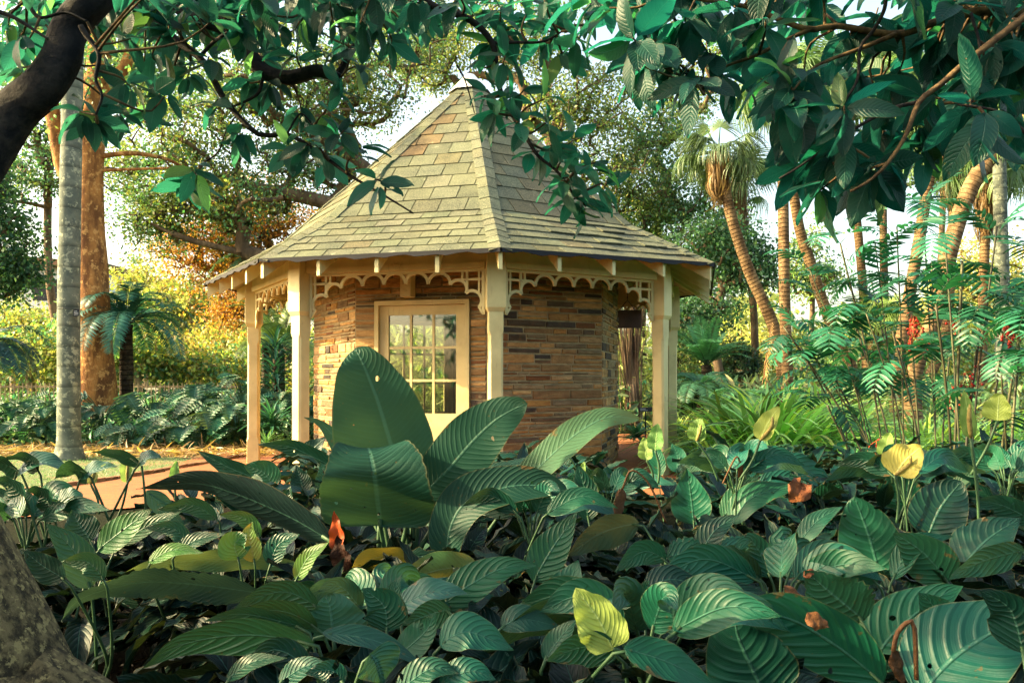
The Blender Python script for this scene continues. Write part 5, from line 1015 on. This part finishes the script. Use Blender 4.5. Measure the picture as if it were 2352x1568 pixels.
fan_palm('slim palm trunk crossing behind the curved one', [(1735, 860), (1730, 700), (1712, 540), (1700, 420)], 26, .12, .12, 1.6, 1.6, bark='bgbark')
fan_palm('grey green palm leaning right in front of the white sky', [(2060, 860), (2085, 700), (2110, 560), (2130, 430), (2150, 330), (2170, 220)], 17, .13, .11, 1.6, 1.0, n=30)
fan_palm('thick palm curving up to the right edge', [(2100, 860), (2150, 720), (2185, 560), (2230, 430), (2300, 330), (2390, 250)], 15, .15, .15, 1.6, .8, n=30)
fan_palm('tall thin palm in the gap right of centre', [(2035, 860), (2030, 600), (2028, 440), (2025, 200)], 28, .14, .12, 1.8, .8)
fan_palm('palm with a shaggy brown skirt near the right edge', [(2255, 860), (2258, 700), (2262, 560), (2265, 380)], 20, .12, .11, 1.6, 1.7, n=30)
fan_palm('pale grey palm trunk at the right edge', [(2302, 860), (2303, 700), (2300, 560), (2296, 400), (2290, 150)], 19, .16, .14, 1.5, .4, bark='greybark')
fan_palm('palm with a hanging skirt above the cane palms', [(2120, 900), (2170, 780), (2185, 600), (2190, 420), (2185, 330)], 23, .14, .12, 1.9, 1.7, n=30)
fan_palm('palm hidden behind the large leaves at the top right', [(1990, 900), (1985, 700), (1960, 420), (1940, 200)], 24, .13, .12, 2.0, 1.5, n=30)
fan_palm('short golden palm trunk low between the cane palms', [(2000, 900), (2010, 800), (2015, 740)], 20, .17, .15, 1.1, .3, col=(.2, .3, .08))
# dangling dry frond by the curved palm
b = MB(); root = thing('dry_frond', w3(1755, 900, 18.5), 'dry brown palm frond leaning against the curved palm', 'frond'); S = Scatter(); frond_arr(S, w3(1752, 890, 18.5), (.12, 0, 1), 1.55, .25, 30, .3, LF_THIN, (.45, .28, .12), stemb=b, hang=1.6, sr=.02); S.build('leaflets', M['frond'], root); b.build('stalk', M['dead'], root)

# cane palms with red berries
def cane_palm(label, x0, x1, Y, tops, seed):
    random.seed(seed); t = thing('cane_palm', ((w3((x0 + x1) / 2, 866, Y))[0], Y, 0), label, 'palm', 'cane palms at right'); S = Scatter(); sb = MB()
    for (bx0, tx, ty) in tops:
        a = w3(bx0, 866, Y); a[2] = 0; a[1] += random.uniform(-.3, .3); e = w3(tx, ty, Y + random.uniform(-.4, .4)); md = (a + e) / 2 + np.array([(e[0] - a[0]) * -.12, 0, 0])
        c = MB(); pts = spline([a, md, e], 20); rr = np.full(20, .0105); rr[::4] *= 1.22; c.tube(pts, rr * random.uniform(.6, 1.15), 7, col=np.array([1, 1, 1]) * random.uniform(.55, 1.4)); c.build('cane', M['cane'], t, smooth=True)
        for i in range(5):
            an = random.uniform(0, 6.28); el = random.uniform(.0, 1.2); f = random.choice([1, 1, .95, .88, .78]); p = pts[int(19 * f)]; q = random.uniform(.6, 1.35)
            frond_arr(S, p, (math.cos(an) * math.cos(el), math.sin(an) * math.cos(el), math.sin(el)), random.uniform(.38, .62), random.uniform(.5, 1.3), 8, .22, LF_CANE, np.array((.019, .115, .062)) * q, stemb=sb, sr=.004, hang=.12, start=.3, vee=.15)
    S.build('foliage', M['frond'], t); sb.build('frond_stalk', M['stem'], t, smooth=True); return t
cane_palm('cane palm clump with dark stems fanning left, left of the berried palms', 1900, 2100, 8.2, [(2010, 1800, 750), (2020, 1860, 620), (2030, 1850, 790), (2040, 1930, 560), (2060, 1950, 700), (2050, 1900, 840), (2080, 2000, 640), (2000, 1900, 930)], 1)
cane_palm('cane palm clump in the middle with long brown stems', 2050, 2200, 7.6, [(2100, 2010, 560), (2110, 2060, 520), (2130, 2080, 640), (2150, 2120, 480), (2120, 1990, 720), (2140, 2050, 760), (2160, 2140, 600)], 2)
cane_palm('cane palm clump at the right with upright dark green stems', 2180, 2352, 7.0, [(2190, 2170, 540), (2210, 2210, 600), (2230, 2290, 520), (2260, 2330, 640), (2200, 2150, 700), (2280, 2380, 560), (2240, 2250, 760)], 3)
cane_palm('low leafy cane palm before the grass at right', 2000, 2100, 9.2, [(1960, 1840, 800), (1980, 1900, 760), (2000, 1950, 800), (2020, 1960, 860), (2120, 2080, 820), (2140, 2180, 820)], 4)
cane_palm('leafy cane palm at the right edge below the berries', 2300, 2352, 6.4, [(2330, 2340, 800), (2350, 2380, 720), (2310, 2300, 860), (2380, 2400, 780)], 5)
BER = MB()
ico = [(0, 0, 1)] + [(.894 * math.cos(a), .894 * math.sin(a), .447) for a in np.arange(5) * 1.2566] + [(.894 * math.cos(a + .628), .894 * math.sin(a + .628), -.447) for a in np.arange(5) * 1.2566] + [(0, 0, -1)]
icf = [(0, 1 + i, 1 + (i + 1) % 5) for i in range(5)] + [(1 + i, 6 + i, 1 + (i + 1) % 5) for i in range(5)] + [(1 + (i + 1) % 5, 6 + i, 6 + (i + 1) % 5) for i in range(5)] + [(11, 6 + (i + 1) % 5, 6 + i) for i in range(5)]
for lab, x, y, n, Y in [('bunch of red berries on the middle canes', 2105, 760, 30, 7.5), ('spread bunch of red berries right of the middle canes', 2195, 740, 34, 7.4), ('large hanging bunch of red berries near the right edge', 2322, 770, 46, 6.9), ('low bunch of red berries in front of the canes', 2222, 890, 26, 7.2), ('small dark red bunch below the middle one', 2200, 915, 16, 7.2), ('topmost bunch of red berries at the far right', 2340, 745, 24, 6.9), ('small red bunch low at left of the canes', 2020, 1045, 8, 7.8), ('red bunch under the topmost middle canes', 2110, 795, 16, 7.5)]:
    t = thing('berry_bunch', w3(x, y, Y), lab, 'berries', 'bunches of red berries'); b = MB(); sb = MB(); p0 = w3(x - 6, y - 34, Y)
    for i in range(n):
        c = w3(x + random.gauss(0, 13), y + random.gauss(0, 17), Y + random.gauss(0, .05)); r = random.uniform(.011, .016); b.add(np.array(ico) * r + c, icf, np.array([1, 1, 1]) * random.uniform(.5, 1.4))
        if i % 2 == 0: sb.tube([p0, (p0 + c) / 2 + np.array([random.uniform(-.02, .02), 0, .02]), c], .0025, 4)
    b.build('berries', M['berry'], t, smooth=True); sb.build('stalk', M['red_spathe'], t)

# strap leaved grass clumps
def grass(label, px, Y, n, Ln, col, spread=.5, elev=(.5, 1.5), name='grass_clump', group='strap leaved grass clumps', z=0, lw=LF_BLADE):
    x = w3(px, 866, Y)[0]; t = thing(name, (x, Y, 0), label, 'grass', group); S = Scatter(); a = rng.uniform(0, 6.28, n); r = np.abs(rng.normal(0, spread * .5, n)); e = rng.uniform(elev[0], elev[1], n)
    T = np.stack([np.cos(a) * np.cos(e), np.sin(a) * np.cos(e), np.sin(e)], 1); col = np.array(col) * np.array([2.6, 2.2, 1.7]); S.put(lw, np.stack([x + np.cos(a) * r, Y + np.sin(a) * r, np.full(n, z)], 1), T, np.array([0, 0, 1]) - T * T[:, 2:3] + rng.normal(0, .15, (n, 3)), rng.uniform(.5, 1.1, n) * Ln, np.array(col) * rng.uniform(.25, 1.5, (n, 1)) * np.where(rng.random((n, 1)) < .18, np.array([[2.2, 1.5, 1]]), 1.0)); S.build('foliage', M['frond'], t); return t
grass('large strap leaved grass clump right of the path, the biggest one', 1770, 11.8, 1000, 1.75, (.15, .30, .11), .8, (.35, 1.5))
grass('strap leaved clump spilling over the right edge of the path', 1660, 11.0, 380, 1.05, (.08, .19, .10), .7, (.2, 1.3))
grass('tall upright grass clump behind the biggest clump', 1850, 13.5, 420, 1.7, (.13, .25, .09), .9, (.8, 1.5))
grass('bright fine bladed clump at the foot of the canes', 1890, 9.4, 420, .85, (.09, .26, .12), .8, (.1, 1.4))
grass('bright green clump in front of the right hand canes', 2200, 8.6, 420, .8, (.08, .27, .12), .9, (.1, 1.4))
grass('bright clump at the right edge below the canes', 2340, 8.0, 420, .8, (.10, .30, .13), .8, (.1, 1.4))
grass('sunlit grass clump behind the cane palms', 2120, 12.0, 500, 1.2, (.16, .28, .09), 1.2)
grass('grass clump in the right distance under the palms', 2280, 12.0, 460, 1.1, (.10, .24, .10), 1.2)
grass('small clump of dark grass between the path and the biggest clump', 1600, 13.6, 260, .8, (.06, .15, .07), .5)
grass('grass clump between the biggest clump and the canes', 1980, 10.6, 420, 1.0, (.10, .24, .10), .9)
grass('wispy pale grass behind the short tree fern', 1560, 17.5, 240, .8, (.16, .26, .10), .7)
rosette('hosta', 'low broad leaved hosta beside the brick path at the stone wall', 1462, 15.5, .12, 90, .42, LF_WIDE, (.05, .17, .10), elev=(.1, 1.2))
rosette('hosta', 'second low broad leaved clump right of the right post', 1555, 15.6, .12, 110, .42, LF_WIDE, (.05, .16, .09), elev=(.1, 1.2))

# many stemmed bare clump behind the right of the pavilion
t = thing('stem_clump', (w3(1450, 866, 19)[0], 19, 0), 'dense clump of tall thin brown stems behind the hanging board', 'tree'); b = MB()
for i in range(70):
    bx_ = 1452 + random.gauss(0, 9); tx = 1450 + random.gauss(0, 26); a = w3(bx_, 866, 19 + random.uniform(-.2, .2)); a[2] = -.05; e = w3(tx, random.uniform(560, 760), 19 + random.uniform(-.5, .5)); md = w3(bx_ + (tx - bx_) * .2, 880, 19)
    b.tube(spline([a, md, e], 12), np.linspace(.024, .008, 12) * random.uniform(.6, 1.3), 5, col=np.array([1, 1, 1]) * random.uniform(.5, 1.5))
b.build('stem', M['bgbark'], t, smooth=True)

# monstera bank on the left
MON = leaf_template(36, 6, .85, arch=.35, cup=.10, power=(.45, .5), notch=.55, nnotch=7)
def monstera(label, px, Y, n, Ls=.42, hz=.75, sp=.45):
    x = w3(px, 866, Y)[0]; t = thing('monstera', (x, Y, 0), label, 'plant', 'monstera plants on the left bank'); S = Scatter(); st = MB()
    for i in range(n):
        a = random.uniform(0, 6.28); r = random.uniform(.1, sp); z = hz * random.uniform(.35, 1.1); p = np.array([x + math.cos(a) * r, Y + math.sin(a) * r, z]); f = random.uniform(-1.0, .25)
        T = np.array([math.cos(a) * .8 + random.uniform(-.3, .3), math.sin(a) * .5 - .55, f]); Nn = np.array([math.cos(a) * .2, -.55, .8]); q = random.uniform(.6, 1.4)
        S.put(MON, p[None], nrm(T), Nn, Ls * random.uniform(.6, 1.1), np.array((q * random.uniform(.7, 1.6), q, q))); st.tube(spline([(x, Y, 0), (x + math.cos(a) * r * .3, Y + math.sin(a) * r * .3, z * .7), p], 7), .009, 5)
    S.build('foliage', M['monstera'], t); st.build('stem', M['stem'], t)
for lab, px, Y, n, Ls, hz in [('monstera at the foot of the red trunk with one tall leaf', 235, 15.2, 22, .46, .9), ('monstera low in front of the red trunk', 300, 14.6, 20, .40, .5), ('monstera in front of the tree fern', 350, 16.2, 30, .46, .9), ('monstera with big slit leaves at the edge of the mulch', 425, 14.4, 20, .52, .6), ('monstera behind the big slit leaves', 440, 16.2, 34, .5, 1.05), ('monstera in the middle of the bank', 490, 15.4, 30, .46, .85), ('monstera left of the far left post', 545, 14.8, 28, .5, .8), ('tall monstera behind the far left post', 560, 16.6, 34, .5, 1.2), ('monstera at the left edge', 20, 15.6, 28, .44, .8), ('monstera left of the grey palm', 90, 15.0, 26, .42, .7), ('monstera behind the grey palm', 130, 16.4, 30, .42, .9), ('monstera between the left posts', 650, 16.0, 26, .46, .9), ('monstera beside the stone wall on the left', 705, 17, 22, .46, .8)]:
    monstera(lab, px, Y, n, Ls, hz)
# undergrowth, lawn blades, litter
def scatter_mass(name, label, pts, lw, L_, T, Nn, col, mat='frond', cat='ground cover'):
    S = Scatter(); S.put(lw, pts, T, Nn, L_, col); o = S.build(name, M[mat]); return tag(o, label, cat, kind='stuff')
n = 15000; X = rng.uniform(-15, -3.4, n); Yp = 14.6 + rng.random(n) * 10; keep = ~((X > -4.2) & (Yp < 16)); X, Yp = X[keep], Yp[keep]; n = len(X)
scatter_mass('undergrowth', 'mixed low undergrowth filling the left bank', np.stack([X, Yp, rng.random(n) * (.35 + (Yp - 14.6) * .07).clip(0, .85)], 1), LILYT[0], rng.uniform(.12, .30, n), nrm(rng.normal(0, 1, (n, 3)) + np.array([0, -.4, .2])), nrm(rng.normal(0, .5, (n, 3)) + np.array([0, -.3, 1])), np.array((.07, .21, .11)) * rng.uniform(.4, 2.0, (n, 1)) * np.stack([rng.uniform(.7, 2.2, n), np.ones(n), np.ones(n)], 1))
n = 24000; X = rng.uniform(1.8, 24, n); Yp = 15.5 + rng.random(n) * 14; keep = np.abs(X - 3.6) + np.abs(Yp - 16.2) > 3.2; X, Yp = X[keep], Yp[keep]; n = len(X)
scatter_mass('right_undergrowth', 'mixed green undergrowth beneath the palms at right', np.stack([X, Yp, rng.random(n) ** 1.3 * 1.15 - (Yp > 24) * .4], 1), LILYT[1], rng.uniform(.15, .42, n), nrm(rng.normal(0, 1, (n, 3)) + np.array([0, -.2, .4])), nrm(rng.normal(0, .5, (n, 3)) + np.array([0, -.3, 1])), np.array((.11, .25, .11)) * rng.uniform(.4, 2.0, (n, 1)) * np.stack([rng.uniform(.7, 2.6, n), np.ones(n), np.ones(n)], 1))
n = 60000; X = rng.uniform(-42, 42, n); Yp = rng.uniform(44, 52, n); top = 4.6 + 1.6 * np.sin(X * .55) + 1.1 * np.sin(X * 1.37 + 1) + .6 * np.sin(X * 3.1); top = np.where(X < -20, np.minimum(top, 4.2), top); Z = -.5 + rng.random(n) ** .8 * (top + rng.normal(0, .5, n))
scatter_mass('far_wood', 'hazy sunlit wood closing the view far behind the garden', np.stack([X, Yp, Z], 1), DIA, rng.uniform(.3, .6, n), nrm(rng.normal(0, 1, (n, 3))), nrm(rng.normal(0, .7, (n, 3)) + np.array([0, 0, .6])), np.array((.32, .36, .12)) * rng.uniform(.4, 1.4, (n, 1)), mat='tree_leaf', cat='wood')
n = 12000; X = rng.uniform(-3.5, 3.5, n); Yp = 19 + rng.random(n) * 8
scatter_mass('back_shrubbery', 'sunlit shrubbery seen through the pavilion windows', np.stack([X, Yp, rng.random(n) * 2.6], 1), LILYT[1], rng.uniform(.15, .34, n), nrm(rng.normal(0, 1, (n, 3))), nrm(rng.normal(0, .5, (n, 3)) + np.array([0, -.3, 1])), np.array((.42, .46, .15)) * rng.uniform(.5, 1.6, (n, 1)))  # yellow leaf colour stands in for sunlight on the shrubs
n = 30000; X = rng.uniform(-14, -4.0, n); Yp = 8.0 + rng.random(n) * 6.0; edge = np.interp(Yp, [8, 9.2, 10.3, 11.2, 14], [-5.9, -5.5, -5.1, -4.9, -4.7]); keep = (X < edge) & (rng.random(n) < 1.15 - (Yp - 8) * .13); X, Yp = X[keep], Yp[keep]; n = len(X)
scatter_mass('lawn_blades', 'short thin lawn beside the brick path', np.stack([X, Yp, np.full(n, .01)], 1), STRIP, rng.uniform(.025, .06, n), nrm(rng.normal(0, .8, (n, 3)) + np.array([0, 0, .8])), nrm(rng.normal(0, 1, (n, 3))), np.array((.09, .20, .07)) * rng.uniform(.5, 1.6, (n, 1)), cat='grass')
n = 6500; X = rng.uniform(-13, -3.9, n); Yp = 12.9 + np.abs(rng.normal(0, 1.2, n)); T = nrm(np.stack([rng.normal(0, 1, n), rng.normal(0, 1, n), rng.normal(0, .22, n)], 1))
scatter_mass('leaf_litter', 'straw coloured dry leaf litter at the edge of the bank', np.stack([X, Yp, rng.random(n) * .07 + .015], 1), STRIP, rng.uniform(.08, .32, n), T, nrm(rng.normal(0, .5, (n, 3)) + np.array([0, 0, 1])), np.array((.46, .30, .13)) * rng.uniform(.35, 1.4, (n, 1)), cat='litter')
n = 1200; X = rng.uniform(-2.5, 2.5, n) ; Yp = 1.2 + rng.random(n) * 5; T = nrm(np.stack([rng.normal(0, 1, n), rng.normal(0, 1, n), rng.normal(0, .15, n)], 1))
scatter_mass('fallen_leaves', 'dark fallen leaves on the soil of the bed', np.stack([X, Yp, rng.random(n) * .04 + .01], 1), LILYT[1], rng.uniform(.06, .16, n), T, nrm(rng.normal(0, .4, (n, 3)) + np.array([0, 0, 1])), np.array((.03, .018, .01)) * rng.uniform(.3, 1.3, (n, 1)), cat='litter')

# ------------------------------------------------------------ far things
bl = thing('white_building', (-38, 62, -.55), 'white building with a low red roof behind the trees at the far left', 'building'); x0, x1 = w3(40, 866, 62)[0], w3(232, 866, 62)[0]; zt = w3(100, 612, 62)[2]
b = MB(); b.box((x0 - 6, 62, -.55), (x1 - x0 + 6, 0, 0), (0, 12, 0), (0, 0, zt + .55)); b.build('wall', M['whitepaint'], bl)
b = MB(); v = [(x0 - 7, 61, zt + .3), (x1 + .8, 61, zt - .25), (x1 + .8, 75, zt - .25), (x0 - 7, 75, zt + .3), (x0 - 7, 61, zt + 1.3), (x1 + .8, 61, zt + .15), (x1 + .8, 75, zt + .15), (x0 - 7, 75, zt + 1.3)]
b.add(v, [(0, 3, 2, 1), (4, 5, 6, 7), (0, 1, 5, 4), (1, 2, 6, 5), (2, 3, 7, 6), (3, 0, 4, 7)]); b.build('roof', M['kerb'], bl)
for wx in (75, 118, 190):
    p = w3(wx, 690, 61.95); b = MB(); b.box(p, (1.3, 0, 0), (0, .04, 0), (0, 0, 1.6)); b.build('window', M['darksign'], bl)
def fence(label, xa, xb, Y, h, mat, n, rails=True, group=None):
    t = thing('fence', (w3((xa + xb) / 2, 866, Y)[0], Y, gz(0, Y)), label, 'fence', group); a = w3(xa, 866, Y)[0]; e = w3(xb, 866, Y)[0]; z = gz(0, Y); b = MB()
    for i in range(n): x = a + (e - a) * i / (n - 1); b.box((x, Y, z), (.018, 0, 0), (0, .018, 0), (0, 0, h)); 
    b.build('pickets', M[mat], t); b = MB()
    for zz in (.25, h - .12): b.box((a, Y + .03, z + zz), (e - a, 0, 0), (0, .025, 0), (0, 0, .05))
    b.build('rail', M[mat], t)
fence('thin metal fence at the far left behind the bank', -40, 560, 20.5, 1.15, 'palebark', 60)
fence('white picket fence beyond the right posts', 1520, 1640, 24, .95, 'whitepaint', 26)
# parked white car glimpsed behind the bank
cx0 = w3(385, 866, 27)[0]; ct = thing('parked_car', (cx0, 27, gz(0, 27)), 'white car parked beyond the bank, only its roof showing', 'car'); z = gz(0, 27)
prof = [(-2.1, .35), (-2.15, .75), (-1.5, .95), (-.9, 1.38), (.7, 1.42), (1.4, 1.05), (2.1, .9), (2.15, .4)]; b = MB(); m = len(prof)
V = [(cx0 + x, 26.2 + (.12 if zz > 1 else 0), z + zz) for x, zz in prof] + [(cx0 + x, 27.8 - (.12 if zz > 1 else 0), z + zz) for x, zz in prof]; b.add(V, [tuple(range(m)), tuple(range(2 * m - 1, m - 1, -1))] + [(i, m + i, m + (i + 1) % m, (i + 1) % m) for i in range(m)]); b.build('body', M['whitepaint'], ct)
for s in (0, 1):
    b = MB(); xa = cx0 - 1.15 + s * 1.1; y = 26.28; b.add([(xa + (0 if s else .0), y - .09, z + 1.0), (xa + 1.0, y - .09, z + 1.0), (xa + (.6 if s else 1.0), y - .01, z + 1.34), (xa + (.0 if s else .42), y - .01, z + 1.34)], [(0, 1, 2, 3)]); b.build('window', M['darksign'], ct)
for s in (-1.3, 1.3): b = MB(); b.tube([(cx0 + s, 26.15, z + .33), (cx0 + s, 26.4, z + .33)], .33, 20); b.build('wheel', M['black'], ct)
# notice cabinet and small plaque on the right
t = thing('notice_cabinet', w3(1600, 960, 20.5), 'pale notice cabinet with a glazed front beyond the right posts', 'cabinet'); p = w3(1588, 945, 20.5); p[2] = 0
b = MB(); b.box(p + up * .25, (.62, 0, 0), (0, .35, 0), (0, 0, .62)); b.build('case', M['paint'], t); b = MB(); b.box(p + np.array([-.04, -.03, .87]), (.70, 0, 0), (0, .42, 0), (0, 0, .05)); b.build('lid', M['whitepaint'], t)
b = MB(); b.box(p + np.array([.06, -.006, .32]), (.24, 0, 0), (0, .004, 0), (0, 0, .46)); b.box(p + np.array([.33, -.006, .32]), (.24, 0, 0), (0, .004, 0), (0, 0, .46)); b.build('door_panel', M['palebark'], t)
for q in (.02, .56): b = MB(); b.box(p + np.array([q, .05, 0]), (.05, 0, 0), (0, .05, 0), (0, 0, .25)); b.build('leg', M['paint'], t)
t = thing('plaque', w3(1480, 935, 14.8), 'small black plaque with white lines on a stake by the right path', 'sign'); p = w3(1468, 945, 14.8); b = MB(); b.box(p, (.24, 0, 0), (0, .01, .004), (0, .01, .075)); b.build('plate', M['darksign'], t)
b = MB(); [b.box(p + np.array([.02, -.003, .02 + .017 * i]), (.10 if i else .14, 0, 0), (0, .001, 0), (0, 0, .006)) for i in range(3)]; b.build('lettering', M['whitepaint'], t)
b = MB(); b.box((p[0] + .11, p[1] + .014, 0), (.02, 0, 0), (0, .012, 0), (0, 0, p[2] + .03)); b.build('stake', M['darksign'], t)
